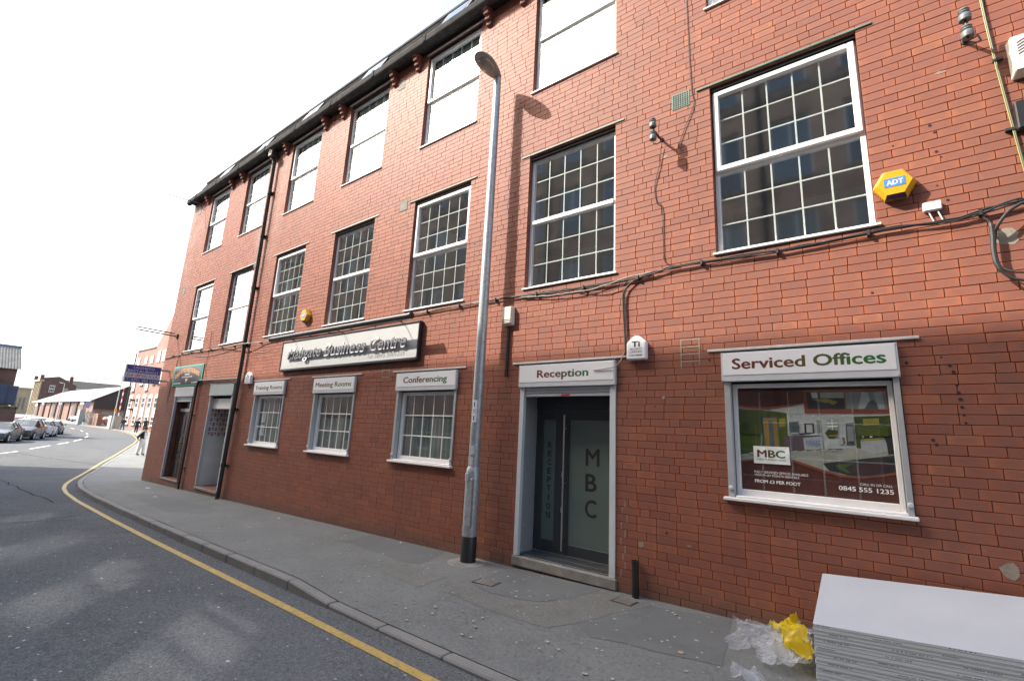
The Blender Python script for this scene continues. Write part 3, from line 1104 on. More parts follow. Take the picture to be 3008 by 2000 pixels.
# ---- two left-hand doorways
L, Rr = GB(6)
M_WOOD = pmat('dark_varnished_wood', (.040, .020, .016), .4, var=.3, scale=7, stretch=(3, 3, .3))
d = MB().box(L + .09, Rr - .06, .20, .25, -.12, 2.02)
dd = d.build('panelled_door', M_WOOD, bld)
for r, (a, b) in enumerate(((-.02, .42), (.50, .62), (.70, 1.22), (1.30, 1.90))):
    for c in range(4):
        x = L + .16 + c * .32
        MB().box(x, x + .26, .185, .20, a, b).build('door_panel', M_WOOD, dd, bevel=.012)
MB().lathe([(.02, 0), (.02, -.05), (.032, -.06), (.03, -.085), (.01, -.095)], (L + .75, .20, 1.0), 12, 'y').build('door_knob', pmat('brass', (.55, .38, .10), .3, .9), dd, smooth=True)
MB().box(L + .09, Rr - .06, .19, .26, 2.02, 2.12).build('transom', M_GREYPVC, dd)
pane(dd, L + .09, Rr - .06, 2.12, 2.34, .22)
MB().box(L - .0, Rr + .0, -.03, .2, -.18, -.125).build('threshold', M_STONE, dd, bevel=.01)
sh = MB()
for i in range(3):
    sh.box(L + .07, Rr - .07, .03 + .002 * (i % 2), .05, 2.33 + i * .055, 2.382 + i * .055)
sh.build('roller_shutter', M_ALUL, bld, bevel=.006)
for (a, b) in ((L + .004, L + .07), (Rr - .07, Rr - .004)):
    MB().box(a, b, -.012, .06, -.11, 2.49).build('shutter_guide', M_ALU if a < -18.5 else M_BLACK, bld, bevel=.003)
MB().box(L - .03, Rr + .03, -.03, .12, 2.50, 2.815).build('shutter_box', M_ALUL, bld, bevel=.004)
L, Rr = GB(5)
M_WALLW = pmat('scuffed_white_wall', (.55, .56, .56), .85, var=.08, scale=3, dirt=(.32, .31, .29), dirt_amt=.5)
MB().box(L + .02, L + .04, .065, .62, -.12, 2.42).build('porch_wall', M_WALLW, bld)
MB().box(Rr - .04, Rr - .02, .065, 1.6, -.12, 2.42).build('porch_wall', M_WALLW, bld)
for i in range(4):
    MB().box(L + .3, Rr - .05, .62 + .26 * i, .88 + .26 * i, -.12, .05 + .17 * i).build('stair', M_STONE, bld, bevel=.01)
MB().box(L + .005, Rr - .005, -.03, .62, -.2, -.13).build('threshold', M_STONE, bld, bevel=.01)
MB().box(L + .005, Rr - .005, .10, .14, 2.12, 2.42).build('roller_shutter', M_WHITE, bld)
for (a, b) in ((L + .004, L + .06), (Rr - .06, Rr - .004)):
    MB().box(a, b, -.012, .06, -.11, 2.49).build('shutter_guide', M_ALUL if a > -15 else M_ALU, bld, bevel=.003)
MB().box(L - .03, Rr + .03, -.035, .12, 2.50, 2.83).build('shutter_box', pmat('grey_green_sheet', (.40, .47, .47), .5, var=.06), bld, bevel=.004)
# rows of small portrait pictures pasted on the porch wall
pp = thing('picture_sheet', 'rows of small portrait pictures pasted on the white porch wall', 'pictures', (L + .04, .3, 1.3))
pm = [pmat('portrait_print_%d' % i, c, .5, var=.1) for i, c in enumerate(((.55, .42, .42), (.45, .38, .45), (.60, .55, .55), (.40, .36, .48)))]
skin = [pmat('print_skin_%d' % i, c, .6, var=.1) for i, c in enumerate(((.42, .22, .16), (.30, .15, .10), (.5, .3, .22)))]
hairp = pmat('print_dark', (.03, .022, .03), .6)
for r in range(6):
    for c in range(6):
        y, z = .075 + c * .088, 1.31 + r * .142
        x = L + .042
        f = MB().poly([(x, y, z), (x, y + .082, z), (x, y + .082, z + .128), (x, y, z + .128)]).build('picture', pm[(r * 5 + c * 3) % 4], pp, recalc=False)
        cy, cz = y + .041, z + .07
        MB().poly([(x + .001, cy + .034 * math.cos(a), z + .02 + .03 * math.sin(a)) for a in np.linspace(0, math.pi, 8)]).build('clothes', hairp if (r + c) % 2 else pm[(r + c + 1) % 4], f, recalc=False)
        MB().poly([(x + .0015, cy + .026 * math.cos(a), cz + .008 + .036 * math.sin(a)) for a in np.linspace(0, 2 * math.pi, 10, endpoint=False)]).build('hair', hairp, f, recalc=False)
        MB().poly([(x + .002, cy + .019 * math.cos(a), cz + .027 * math.sin(a)) for a in np.linspace(0, 2 * math.pi, 10, endpoint=False)]).build('face', skin[(r + 2 * c) % 3], f, recalc=False)

# ---- eaves, gutter, corbels, roof
ev = MB().box(BX0 - .05, BX1, -.20, .30, 10.105, 10.16)
ev.build('soffit', pmat('soffit_board', (.06, .055, .05), .9, var=.3, spec=.1), bld)
gp = [(-.13, 10.24), (-.26, 10.24), (-.28, 10.19), (-.275, 10.07), (-.23, 10.015), (-.16, 10.015), (-.13, 10.04)]
gt = MB().prism([(BX0 - .06, y, z) for y, z in gp], (BX1 - BX0 + .06, 0, 0))
M_GUT = pmat('matt_black_gutter', (.055, .055, .056), .95, var=.3, scale=6, spec=.06)
gu = gt.build('gutter', M_GUT, bld, bevel=.012)
x = BX0 + .8
while x < BX1:
    MB().prism([(x, y - .012 * (1 if y < -.25 else 0), z + (.008 if z > 10 else -.008)) for y, z in gp], (.07, 0, 0)).build('gutter_joint', M_GUT, gu)
    x += 1.83
for k in range(-2, 7):
    L, Rr = BAY(k)
    for cx in (L - .30, Rr + .22):
        if cx < BX0 + .1: continue
        c = MB()
        for i, (pr, z) in enumerate(((.205, 9.985), (.165, 9.895), (.115, 9.805), (.06, 9.715))):
            c.box(cx - .06, cx + .06, -pr, .01, z, z + .086)
        c.build('corbel', brick_tex('corbel_brick', (.28, .09, .06), (.22, .075, .05), (.08, .06, .05), axis='xz'), bld, bevel=.006)
# mansard slope of slates
RA, RB = (-.16, 10.165), (.30, 11.19)
rf = MB()
rf.prism([(BX0 - .03, RA[0] + .03, RA[1]), (BX0 - .03, RB[0] + .03, RB[1]), (BX0 - .03, 12, RB[1] + .2), (BX0 - .03, 12, RA[1])], (BX1 - BX0 + .03, 0, 0))
roof = rf.build('roof', M_SLATE, bld)
rows_ = 9
ang = math.atan2(RB[1] - RA[1], RB[0] - RA[0])
tl = math.hypot(RB[0] - RA[0], RB[1] - RA[1]) / rows_
sv, sf = MB(), None
for r in range(rows_):
    x = BX0 - .03 - (r % 2) * .12
    while x < BX1:
        w = .235
        t0, t1 = r * tl - .02, (r + 1) * tl + .05
        lift0, lift1 = .026 + rng.uniform(0, .004), .008
        u = Vector((0, math.cos(ang), math.sin(ang)))
        nn = Vector((0, -math.sin(ang), math.cos(ang)))
        b0 = Vector((0, RA[0], RA[1]))
        p0, p1 = b0 + u * t0 + nn * lift0, b0 + u * t1 + nn * lift1
        sv.poly([(x, p0.y, p0.z), (x + w, p0.y, p0.z), (x + w, p1.y, p1.z), (x, p1.y, p1.z)])
        q0 = p0 - nn * .012
        sv.poly([(x, p0.y, p0.z), (x, q0.y, q0.z), (x + w, q0.y, q0.z), (x + w, p0.y, p0.z)])
        x += .24
tag(sv.build('slates', M_SLATE, bld, recalc=False), kind='stuff')
MB().box(BX0 - .05, BX1, RB[0] - .06, RB[0] + .12, RB[1] - .02, RB[1] + .04).build('roof_capping', pmat('lead_grey', (.09, .09, .095), .9, spec=.05), roof)
for k in range(-1, 7):
    L, Rr = BAY(k)
    for s in (.05,):
        x0, x1 = L + .25, L + 1.25
        u = Vector((0, math.cos(ang), math.sin(ang)))
        nn = Vector((0, -math.sin(ang), math.cos(ang)))
        b0 = Vector((0, RA[0], RA[1]))
        def bx(x0, x1, t0, t1, h0, h1, name, m, par):
            pts = []
            for h in (h0, h1):
                for (xx, t) in ((x0, t0), (x1, t0), (x1, t1), (x0, t1)):
                    p = b0 + u * t + nn * h
                    pts.append((xx, p.y, p.z))
            return MB().hexa(pts).build(name, m, par)
        f = bx(x0 + .1, x1 - .1, .30, .86, 0, .06, 'roof_window', M_BLACK, bld)
        bx(x0 + .2, x1 - .2, .38, .78, .061, .065, 'pane', glass_mat('skylight_glass', 1.22, (.5, .55, .6)), f)

# ---- downpipes, vents, wall marks
M_IRON = pmat('black_iron', (.020, .018, .020), .45, var=.25, scale=9)
pipe = thing('downpipe', 'tall black iron downpipe from gutter to pavement', 'downpipe', (-14.05, -.09, gz(-14)))
PX = -13.98
def pt(z): return (PX - (.12 if z < 3.2 else 0) * (3.2 - z) / 3.5, -.095, z)
pm_ = MB().tube([(PX, -.24, 9.95), (PX, -.24, 9.86), (PX, -.15, 9.72), (PX, -.095, 9.6), pt(3.2), pt(-.22), (pt(-.3)[0], -.13, -.30)], .05, 12)
pp_ = pm_.build('pipe', M_IRON, pipe, smooth=True)
MB().box(PX - .11, PX + .11, -.27, -.06, 9.74, 9.93).build('hopper', M_IRON, pipe, bevel=.02)
for z in (8.6, 7.2, 5.6, 3.9, 2.1, .6):
    q = pt(z)
    MB().lathe([(.052, -.05), (.064, -.045), (.064, .045), (.052, .05)], q, 12).build('collar', M_IRON, pipe, smooth=True)
    MB().box(q[0] - .12, q[0] + .12, -.045, .0, z - .02, z + .02).build('bracket', M_IRON, pipe, bevel=.004)
p2 = thing('waste_pipe', 'thin black waste pipe running along and down between the two doorways', 'pipe', (-17.03, -.06, gz(-17)))
MB().tube([(-14.05, -.06, 2.80), (-14.08, -.06, 2.90), (-14.15, -.06, 2.95), (-15.6, -.06, 2.965), (-16.9, -.06, 2.99), (-16.98, -.06, 2.96), (-17.01, -.06, 2.88), (-17.04, -.06, -.34)], .03, 10).build('pipe', M_IRON, p2, smooth=True)
for z in (1.9, .3):
    MB().box(-17.1, -16.95, -.05, 0, z - .015, z + .015).build('bracket', M_IRON, p2)
for (x, z, m) in ((-1.75, 6.40, 'g'), (-7.59, 6.44, 's'), (-14.35, 6.44, 's'), (-20.13, 6.43, 's'), (-8.1, 9.64, 's'), (-20.06, 9.65, 's'), (-14.3, 9.66, 's')):
    a = MB().box(x - .12, x + .12, -.006, .02, z - .12, z + .12)
    mv = M_GREEN if m == 'g' else pmat('weathered_vent', (.16, .155, .13), .8, var=.3)
    a.build('air_vent', mv, bld, bevel=.004)
    if m == 'g':
        for i in range(7):
            for j in range(7):
                MB().box(x - .105 + i * .031, x - .085 + i * .031, -.008, -.0055, z - .105 + j * .031, z - .085 + j * .031).build('vent_hole', M_DARK, bld)
# repaired joints, drilled holes and knocks with a shape of their own
M_LIME = pmat('pale_mortar', (.27, .235, .185), .9, var=.25, scale=20)


def smear(x, z, w, h, m=M_LIME, y=-.003):
    n = 11
    MB().prism([(x + w / 2 * math.cos(a) * rng.uniform(.6, 1.15), y, z + h / 2 * math.sin(a) * rng.uniform(.6, 1.15)) for a in np.linspace(0, 2 * math.pi, n, endpoint=False)], (0, .006, 0)).build('mortar_patch', m, bld)


for q in ((-2.06, 2.31, .05, .04), (-2.36, .54, .08, .08), (-1.79, .62, .06, .02), (.79, .86, .12, .14), (-5.2, 1.9, .03, .02), (-4.75, 1.92, .03, .02), (1.1, 3.72, .20, .18), (-8.6, .95, .05, .04), (-11.3, .8, .05, .04), (-1.98, 5.62, .12, .05), (.83, 5.57, .10, .035)):
    smear(*q)
for i in range(26):
    z0_ = (i * .0909) + Z0 + 7 * .0909 if i < 10 else 0
    if i < 10:
        x = -2.64 + (.06 if i % 2 else 0) + rng.uniform(0, .05)
        MB().box(x, x + .012, -.0035, .006, z0_, z0_ + .085).build('mortar_patch', M_LIME, bld)
for (x0_, x1_, z) in ((-1.83, -1.6, 3.02), (-1.83, -1.6, 2.93), (-1.83, -1.6, 2.84), (-1.83, -1.6, 2.75), (-7.74, -7.5, 3.0), (-7.74, -7.5, 2.91), (-7.74, -7.5, 2.77)):
    MB().box(x0_, x1_, -.003, .006, z - .008, z + .008).build('mortar_patch', M_LIME, bld)
for (x, z0_, z1_) in ((-1.83, 2.66, 3.03), (-1.61, 2.7, 3.03), (-7.73, 2.76, 3.02), (-7.5, 2.76, 3.02)):
    MB().box(x - .007, x + .007, -.0032, .006, z0_, z1_).build('mortar_patch', M_LIME, bld)
holes = [(.62, 2.52), (.63, 2.40), (.635, 2.33), (.64, 2.27), (.645, 2.20), (.65, 2.13), (.30, 2.62), (.55, 2.66), (.655, 2.06), (.38, 2.50), (.42, 1.90), (.44, 1.86), (.60, 2.58), (.70, 5.02), (.73, 4.93), (.72, 4.72), (.75, 4.65), (.69, 4.36), (.75, 4.19), (.40, 4.9), (-2.05, .72), (-2.17, 2.2), (-1.5, 2.75), (.1, 3.35), (-5.5, 3.2), (-5.45, 5.1), (-5.44, 4.9)]
for (x, z) in holes:
    r = rng.uniform(.008, .016)
    MB().lathe([(r, 0), (r * .9, -.003)], (x, -.0005, z), 9, 'y').build('drill_hole', M_DARK, bld)

# ------------------------------------------------------------------ signs and fittings on the facade
def gradient_ink(name):
    m, nt, b = nodes(name)
    tc = nt.nodes.new('ShaderNodeTexCoord')
    sp = nt.nodes.new('ShaderNodeSeparateXYZ')
    nt.links.new(tc.outputs['Generated'], sp.inputs[0])
    c = ramp(nt, sp.outputs[0], [(0, (.13, .014, .014)), (.42, (.12, .06, .02)), (.62, (.075, .085, .02)), (1, (.012, .16, .04))])
    nt.links.new(c, b.inputs['Base Color'])
    b.inputs['Roughness'].default_value = .45
    return m


M_INK = gradient_ink('maroon_to_green_ink')
for k, body, tx, tw, th in ((0, 'Serviced Offices', .105, 1.39, .125), (1, 'Reception', .33, .86, .15), (2, 'Conferencing', .21, 1.16, .15), (3, 'Meeting Rooms', .10, 1.38, .14), (4, 'Training Rooms', .09, 1.42, .135)):
    L, Rr = GB(k)
    near = {0: 'over the poster window', 1: 'over the glass entrance door', 2: 'over the third window from the downpipe', 3: 'over the middle ground floor window', 4: 'over the window next to the tall downpipe'}[k]
    t = thing('shop_sign', 'white metal sign reading %s %s' % (body, near), 'sign', ((L + Rr) / 2, -.04, 2.48), group='white name signs over the ground floor openings')
    MB().box(L - .012, Rr + .008, -.055, -.003, 2.483, 2.815).build('back_panel', M_ALUL, t, bevel=.004)
    MB().box(L + .008, Rr - .012, -.060, -.054, 2.553, 2.803).build('face_panel', M_SIGNW, t, bevel=.002)
    base = 2.618 if k in (0, 2) else 2.61
    if k in (1, 2, 3, 4): base -= .03
    text('lettering', body, M_INK, t, (L + tx, -.0606, base), (1, 0, 0), (0, 0, 1), tw, th, bold=.028)
    for (sx, sz) in ((L + .0, 2.50), (Rr - .004, 2.50), (L + .0, 2.80), (Rr - .004, 2.80)):
        MB().lathe([(.008, 0), (.007, -.004), (.003, -.005)], (sx, -.055, sz), 8, 'y').build('screw', M_ALU, t)

# poster behind the glass of the right-hand window
PO = (-1.24, 1.30)
ps = thing('window_poster', 'brown and green advertising poster with office picture inside the right window', 'poster', (-.55, .118, 1.30))
pc = {}
for n_, c in dict(brown=(.075, .022, .016), rust=(.20, .05, .03), green=(.055, .078, .010), greend=(.035, .055, .010), wood=(.22, .14, .03), dark=(.02, .02, .025), white=(.36, .38, .38), ceil=(.42, .44, .43), cream=(.27, .27, .24), desk=(.085, .06, .075), steel=(.30, .32, .33), blue=(.10, .13, .24), carpet=(.022, .025, .03), lime=(.05, .08, .02), yellow=(.24, .20, .03), mid=(.18, .19, .19), ink=(.70, .70, .68), logo=(.62, .66, .64), plum=(.05, .016, .022), slate=(.06, .08, .095)).items():
    pc[n_] = pmat('poster_' + n_, tuple(min(1, q * 1.3) for q in c), .5, var=.18, scale=9)
_ly = [0]


def pp_poly(name, col, pts, par=None):
    _ly[0] += 1
    y = .1215 - .0002 * _ly[0]
    return MB().poly([(PO[0] + u, y, PO[1] + v) for u, v in pts]).build(name, pc[col], par or ps, recalc=False)


bg = pp_poly('sheet', 'brown', [(-.03, -.005), (1.40, -.005), (1.40, 1.09), (-.03, 1.09)])
pic = pp_poly('picture', 'cream', [(-.03, .30), (.144, .331), (.497, .355), (.628, .319), (.766, .271), (.935, .228), (1.112, .229), (1.284, .264), (1.40, .30), (1.40, .852), (.663, .85), (.662, .943), (.531, .912), (.318, .879), (.097, .894), (-.03, .928)])
pp_poly('ceiling', 'ceil', [(.318, .879), (.531, .912), (.662, .943), (.663, .85), (1.40, .85), (1.40, .826), (1.08, .81), (.80, .825), (.493, .841)], pic)
pp_poly('wall', 'white', [(.445, .868), (.493, .835), (1.082, .806), (1.079, .48), (.49, .44)], pic)
pp_poly('green_wall', 'green', [(-.03, .888), (.26, .871), (.493, .841), (.492, .599), (.455, .47), (.28, .434), (-.03, .361)], pic)
pp_poly('green_wall', 'greend', [(1.086, .81), (1.40, .828), (1.40, .482), (1.087, .493)], pic)
pp_poly('floor', 'cream', [(-.03, .361), (.28, .434), (.818, .476), (1.087, .50), (1.40, .466), (1.40, .30), (1.284, .264), (1.112, .229), (.935, .228), (.766, .271), (.628, .319), (.497, .355), (.144, .331), (-.03, .30)], pic)
dw = pp_poly('door', 'slate', [(.25, .80), (.405, .805), (.415, .465), (.26, .455)], pic)
pp_poly('door', 'wood', [(.262, .782), (.395, .788), (.403, .472), (.268, .47)], pic)
pp_poly('door', 'slate', [(.312, .759), (.355, .76), (.36, .477), (.313, .475)], pic)
pp_poly('notice', 'yellow', [(.415, .78), (.475, .785), (.475, .70), (.415, .69)], pic)
pp_poly('mirror', 'mid', [(.508, .747), (.603, .757), (.601, .619), (.506, .607)], pic)
pp_poly('frame', 'dark', [(.650, .735), (.738, .738), (.738, .625), (.650, .62)], pic)
pp_poly('frame', 'white', [(.668, .72), (.722, .722), (.722, .64), (.668, .636)], pic)
pp_poly('frame', 'mid', [(.76, .77), (.80, .772), (.80, .64), (.765, .63)], pic)
pp_poly('window', 'steel', [(.85, .78), (.95, .785), (.948, .67), (.85, .66)], pic)
pp_poly('plant', 'greend', [(.83, .64), (.86, .68), (.90, .67), (.945, .665), (.935, .62), (.91, .59), (.86, .585)], pic)
pp_poly('extinguisher', 'rust', [(.972, .60), (.992, .60), (.992, .54), (.972, .54)], pic)
pp_poly('door', 'slate', [(1.011, .743), (1.09, .752), (1.080, .525), (1.006, .52)], pic)
pp_poly('desk', 'desk', [(.45, .595), (.809, .614), (.812, .471), (.454, .428)], pic)
pp_poly('desk_front', 'steel', [(.632, .582), (.808, .604), (.806, .475), (.637, .457)], pic)
pp_poly('counter', 'steel', [(1.122, .566), (1.313, .596), (1.345, .49), (1.222, .445), (1.121, .481)], pic)
pp_poly('counter_top', 'yellow', [(1.122, .566), (1.313, .60), (1.30, .612), (1.13, .59)], pic)
pp_poly('chair', 'dark', [(1.32, .64), (1.385, .63), (1.385, .46), (1.33, .45)], pic)
pp_poly('painting', 'yellow', [(1.158, .789), (1.285, .799), (1.285, .735), (1.158, .725)], pic)
pp_poly('carpet', 'carpet', [(.789, .331), (1.40, .452), (1.40, .30), (1.284, .266), (1.112, .232), (1.0, .232), (.841, .262)], pic)
pp_poly('carpet', 'plum', [(1.0, .30), (1.30, .40), (1.35, .33), (1.12, .25)], pic)
pp_poly('carpet', 'lime', [(.90, .325), (1.06, .355), (.97, .30), (1.02, .25), (.98, .25), (.90, .30)], pic)
pp_poly('swoosh', 'rust', [(-.03, .928), (.097, .894), (.318, .879), (.531, .912), (.662, .943), (.662, .958), (.53, .935), (.318, .902), (.097, .918), (-.03, .952)])
pp_poly('swoosh', 'rust', [(-.03, .30), (.144, .331), (.497, .355), (.628, .319), (.766, .271), (.935, .228), (1.112, .229), (1.284, .264), (1.40, .30), (1.40, .275), (1.284, .242), (1.112, .205), (.935, .204), (.766, .245), (.628, .292), (.497, .33), (.144, .31), (-.03, .28)])
pp_poly('border', 'rust', [(.663, 1.09), (1.40, 1.09), (1.40, .842), (.663, .84)])
for (u0, u1, kind) in ((.692, 1.018, 0), (1.030, 1.362, 1)):
    f = pp_poly('inset_picture', 'mid' if kind else 'dark', [(u0, .886), (u1, .884), (u1, 1.062), (u0, 1.06)])
    if kind:
        pp_poly('floor', 'slate', [(u0 + .12, .886), (u1 - .03, .886), (u0 + .22, .98)], f)
        pp_poly('wall', 'white', [(u0 + .10, .89), (u0 + .15, .89), (u0 + .20, .98), (u0 + .19, 1.05), (u0 + .14, 1.06)], f)
        pp_poly('wall', 'steel', [(u1 - .07, .886), (u1 - .02, .886), (u1 - .03, 1.06), (u1 - .10, 1.05)], f)
    else:
        pp_poly('window', 'ceil', [(u0 + .05, 1.0), (u0 + .10, 1.0), (u0 + .10, 1.06), (u0 + .04, 1.06)], f)
        pp_poly('wall', 'cream', [(u0 + .12, 1.0), (u1, 1.0), (u1, 1.06), (u0 + .12, 1.06)], f)
        pp_poly('table', 'yellow', [(u0 + .04, .985), (u0 + .18, .995), (u1 - .05, .96), (u1 - .09, .93)], f)
        pp_poly('chairs', 'carpet', [(u0 + .06, .95), (u0 + .20, .95), (u0 + .24, .89), (u0 + .1, .89)], f)
for i in range(7):                                   # small things in the pictured room
    u = .56 + i * .085
    pp_poly('spotlight', 'ink', [(u, .808 + .004 * (i % 2)), (u + .010, .808), (u + .010, .816), (u, .816)], pic)
for i in range(9):
    a = R(200 + i * 27)
    pp_poly('plant', 'lime' if i % 2 else 'greend', [(.885, .63), (.885 + .06 * math.cos(a), .645 + .05 * math.sin(a)), (.893 + .055 * math.cos(a + .2), .645 + .05 * math.sin(a + .2))], pic)
for (u, v, w, h, c) in ((.52, .618, .07, .012, 'white'), (.60, .608, .05, .018, 'dark'), (.70, .618, .06, .008, 'ink'), (.86, .60, .08, .02, 'wood'), (.93, .53, .05, .045, 'steel'), (1.14, .60, .012, .02, 'white'), (1.20, .605, .02, .02, 'ink'), (.30, .80, .03, .05, 'greend'), (.02, .60, .22, .25, 'greend'), (1.10, .62, .25, .10, 'green'), (.85, .47, .12, .01, 'dark'), (.515, .64, .08, .10, 'slate'), (1.02, .56, .05, .15, 'mid'), (.855, .70, .09, .012, 'ink'), (.855, .735, .09, .008, 'ink'), (.895, .67, .008, .11, 'ink')):
    pp_poly('detail', c, [(u, v), (u + w, v + .006), (u + w, v + h + .006), (u, v + h)], pic)
for i in range(10):
    u = .10 + i * .085
    pp_poly('floor_glint', 'ceil', [(u, .40 + .008 * i), (u + .05, .405 + .008 * i), (u + .03, .392 + .008 * i)], pic)
lg = pp_poly('logo_board', 'logo', [(.148, .289), (.497, .291), (.497, .477), (.148, .475)])
_ty = .1215 - .0002 * (_ly[0] + 4)
X_, Zt = (1, 0, 0), (0, 0, 1)
def ptxt(body, u, v, w, h, m, bold=0.0, par=ps):
    text('lettering', body, m, par, (PO[0] + u, _ty, PO[1] + v), X_, Zt, w, h, bold=bold)
ptxt('MBC', .184, .355, .272, .082, M_INK, .03, lg)
ptxt('MABGATE BUSINESS CENTRE', .186, .325, .27, .018, pc['desk'], 0, lg)
ptxt('MBC', .655, .515, .13, .045, pc['blue'], .02)
ptxt('FULLY SERVICED OFFICES AVAILABLE', .148, .186, .505, .024, pc['ink'])
ptxt('MONTH BY MONTH RENTALS', .150, .154, .42, .022, pc['ink'])
ptxt('FROM £3 PER FOOT', .148, .084, .432, .034, pc['ink'], .02)
ptxt('CALL IN OR CALL', 1.086, .143, .25, .022, pc['ink'])
ptxt('0845 555 1235', .908, .080, .432, .044, pc['ink'], .02)

# slim bars inside the glazing, faint in front of the poster
m_, nt_, b_ = nodes('faint_bar')
nt_.nodes.remove(b_)
tr_ = N(nt_, 'ShaderNodeBsdfTransparent')
df_ = N(nt_, 'ShaderNodeBsdfDiffuse', Color=(.6, .62, .62, 1))
mx_ = N(nt_, 'ShaderNodeMixShader', Fac=.22)
nt_.links.new(tr_.outputs[0], mx_.inputs[1]); nt_.links.new(df_.outputs[0], mx_.inputs[2])
nt_.links.new(mx_.outputs[0], nt_.nodes['Material Output'].inputs[0])
for u in (.235, .515, .795, 1.08):
    MB().poly([(PO[0] + u - .008, .1095, 1.31), (PO[0] + u + .008, .1095, 1.31), (PO[0] + u + .008, .1095, 2.37), (PO[0] + u - .008, .1095, 2.37)]).build('glazing_bar', m_, ps, recalc=False)
for v in (.365, .735):
    MB().poly([(PO[0] - .02, .1090, PO[1] + v - .008), (PO[0] + 1.38, .1090, PO[1] + v - .008), (PO[0] + 1.38, .1090, PO[1] + v + .008), (PO[0] - .02, .1090, PO[1] + v + .008)]).build('glazing_bar', m_, ps, recalc=False)

# long fascia sign with raised letters
M_PANEL = pmat('sign_silver_grey', (.43, .44, .435), .42, var=.03, scale=2)
M_LETW = pmat('letter_white', (.82, .82, .82), .3, var=.02)
M_LETS = pmat('letter_side', (.045, .045, .05), .4, var=.05)
bs = thing('fascia_sign', 'long silver sign with raised white letters reading Mabgate Business Centre in a black frame', 'sign', (-9.2, -.08, 3.05))
fr = MB()
frame_ring(fr, -11.78, -6.62, 3.045, 3.80, .042, -.10, -.004)
fr.build('frame', M_BLACK, bs, bevel=.012)
MB().box(-11.74, -6.66, -.085, -.02, 3.086, 3.76).build('panel', M_PANEL, bs)
MB().box(-11.72, -6.68, -.100, -.085, 3.097, 3.114).build('lower_trim', M_ALUL, bs)
text('raised_letters', 'Mabgate', M_LETW, bs, (-11.37, -.128, 3.235), X_, Zt, 1.50, .345, bold=.014, extrude=.020, shear=.22, side=M_LETS)
text('raised_letters', 'Business', M_LETW, bs, (-9.73, -.128, 3.30), X_, Zt, 1.52, .285, bold=.014, extrude=.020, shear=.22, side=M_LETS)
text('raised_letters', 'Centre', M_LETW, bs, (-8.06, -.128, 3.30), X_, Zt, 1.13, .285, bold=.014, extrude=.020, shear=.22, side=M_LETS)
M_GINK = pmat('grey_ink', (.15, .15, .15), .5)
for body, x0_, w_ in (('Tel:', -8.16, .19), ('0845', -7.92, .34), ('5001235', -7.53, .54)):
    text('lettering', body, M_GINK, bs, (x0_, -.0862, 3.155), X_, Zt, w_, .088, shear=.2)
tr = thing('trough_light', 'black tubular trough light held out above the silver fascia sign', 'light', (-9.1, -.42, 3.76))
MB().tube([(-11.72, -.42, 3.80), (-6.52, -.42, 3.80)], .058, 14).build('tube', M_BLACK, tr, smooth=True)
for x in (-11.73, -6.525):
    MB().lathe([(.05, -.008), (.064, -.006), (.064, .03), (.05, .034)], (x, -.42, 3.80), 14, 'x').build('end_cap', M_BLACK, tr, smooth=True)
for x in (-11.2, -9.12, -7.1):
    MB().tube([(x, -.42, 3.78), (x, -.20, 3.81), (x, -.13, 3.79), (x, -.06, 3.79)], .009, 8).build('arm', M_BLACK, tr, smooth=True)

# restaurant signs by the corner
M_SBLUE = pmat('sign_blue', (.055, .055, .30), .4, var=.05)
M_SRED = pmat('sign_red', (.50, .02, .02), .45)
M_STXT = pmat('sign_pale_text', (.62, .64, .75), .45)
hs = thing('hanging_sign', 'blue and white projecting box sign reading LAGHETO RESTAURANT at the building corner', 'sign', (-20.0, -.77, 2.92))
MB().box(-20.07, -19.93, -1.26, -.26, 2.915, 3.515).build('box', pmat('sign_case', (.45, .46, .50), .4), hs, bevel=.008)
for i, (z0_, z1_, m) in enumerate(((3.235, 3.49, M_SBLUE), (3.065, 3.235, pmat('sign_band', (.60, .60, .68), .4)), (2.94, 3.065, M_SBLUE))):
    MB().box(-19.932, -19.927, -1.235, -.285, z0_, z1_).build('face_band', m, hs)
UY = (0, 1, 0)
def htxt(body, y, z, w, h, m, bold=0.008):
    text('lettering', body, m, hs, (-19.9262, y, z), UY, Zt, w, h, bold=bold)
htxt('LAGHETO', -1.06, 3.375, .60, .085, M_STXT)
htxt('RESTAURANT', -1.20, 3.255, .88, .085, M_STXT)
htxt('ቤት መግቢ ላጌቶ', -1.20, 3.09, .86, .115, M_SRED, .015)
htxt('T: 0791 584 2734', -1.21, 2.96, .90, .075, M_STXT)
for z in (3.05, 3.42):
    MB().box(-20.03, -19.97, -.26, .0, z - .03, z + .03).build('bracket', M_ALU, hs)
ws = thing('restaurant_board', 'dark painted board with green border and arched orange lettering LAGHETTO RESTAURANT', 'sign', (-18.1, -.03, 2.86))
M_TEAL = pmat('teal_border', (.03, .33, .20), .4, var=.1)
MB().box(-19.40, -16.85, -.03, -.003, 2.86, 3.545).build('border', M_TEAL, ws, bevel=.004)
MB().box(-19.32, -16.93, -.036, -.029, 2.905, 3.50).build('panel', pmat('board_black', (.045, .048, .052), .35, var=.15), ws)
M_ORANGE = pmat('orange_lettering', (.75, .30, .05), .5, var=.1)
text('lettering', 'LAGHETTO RESTAURANT', M_ORANGE, ws, (-19.18, -.0365, 3.12), X_, Zt, 2.1, .15, bold=.02, arc=.19)
M_BW = pmat('board_white_text', (.62, .62, .60), .5)
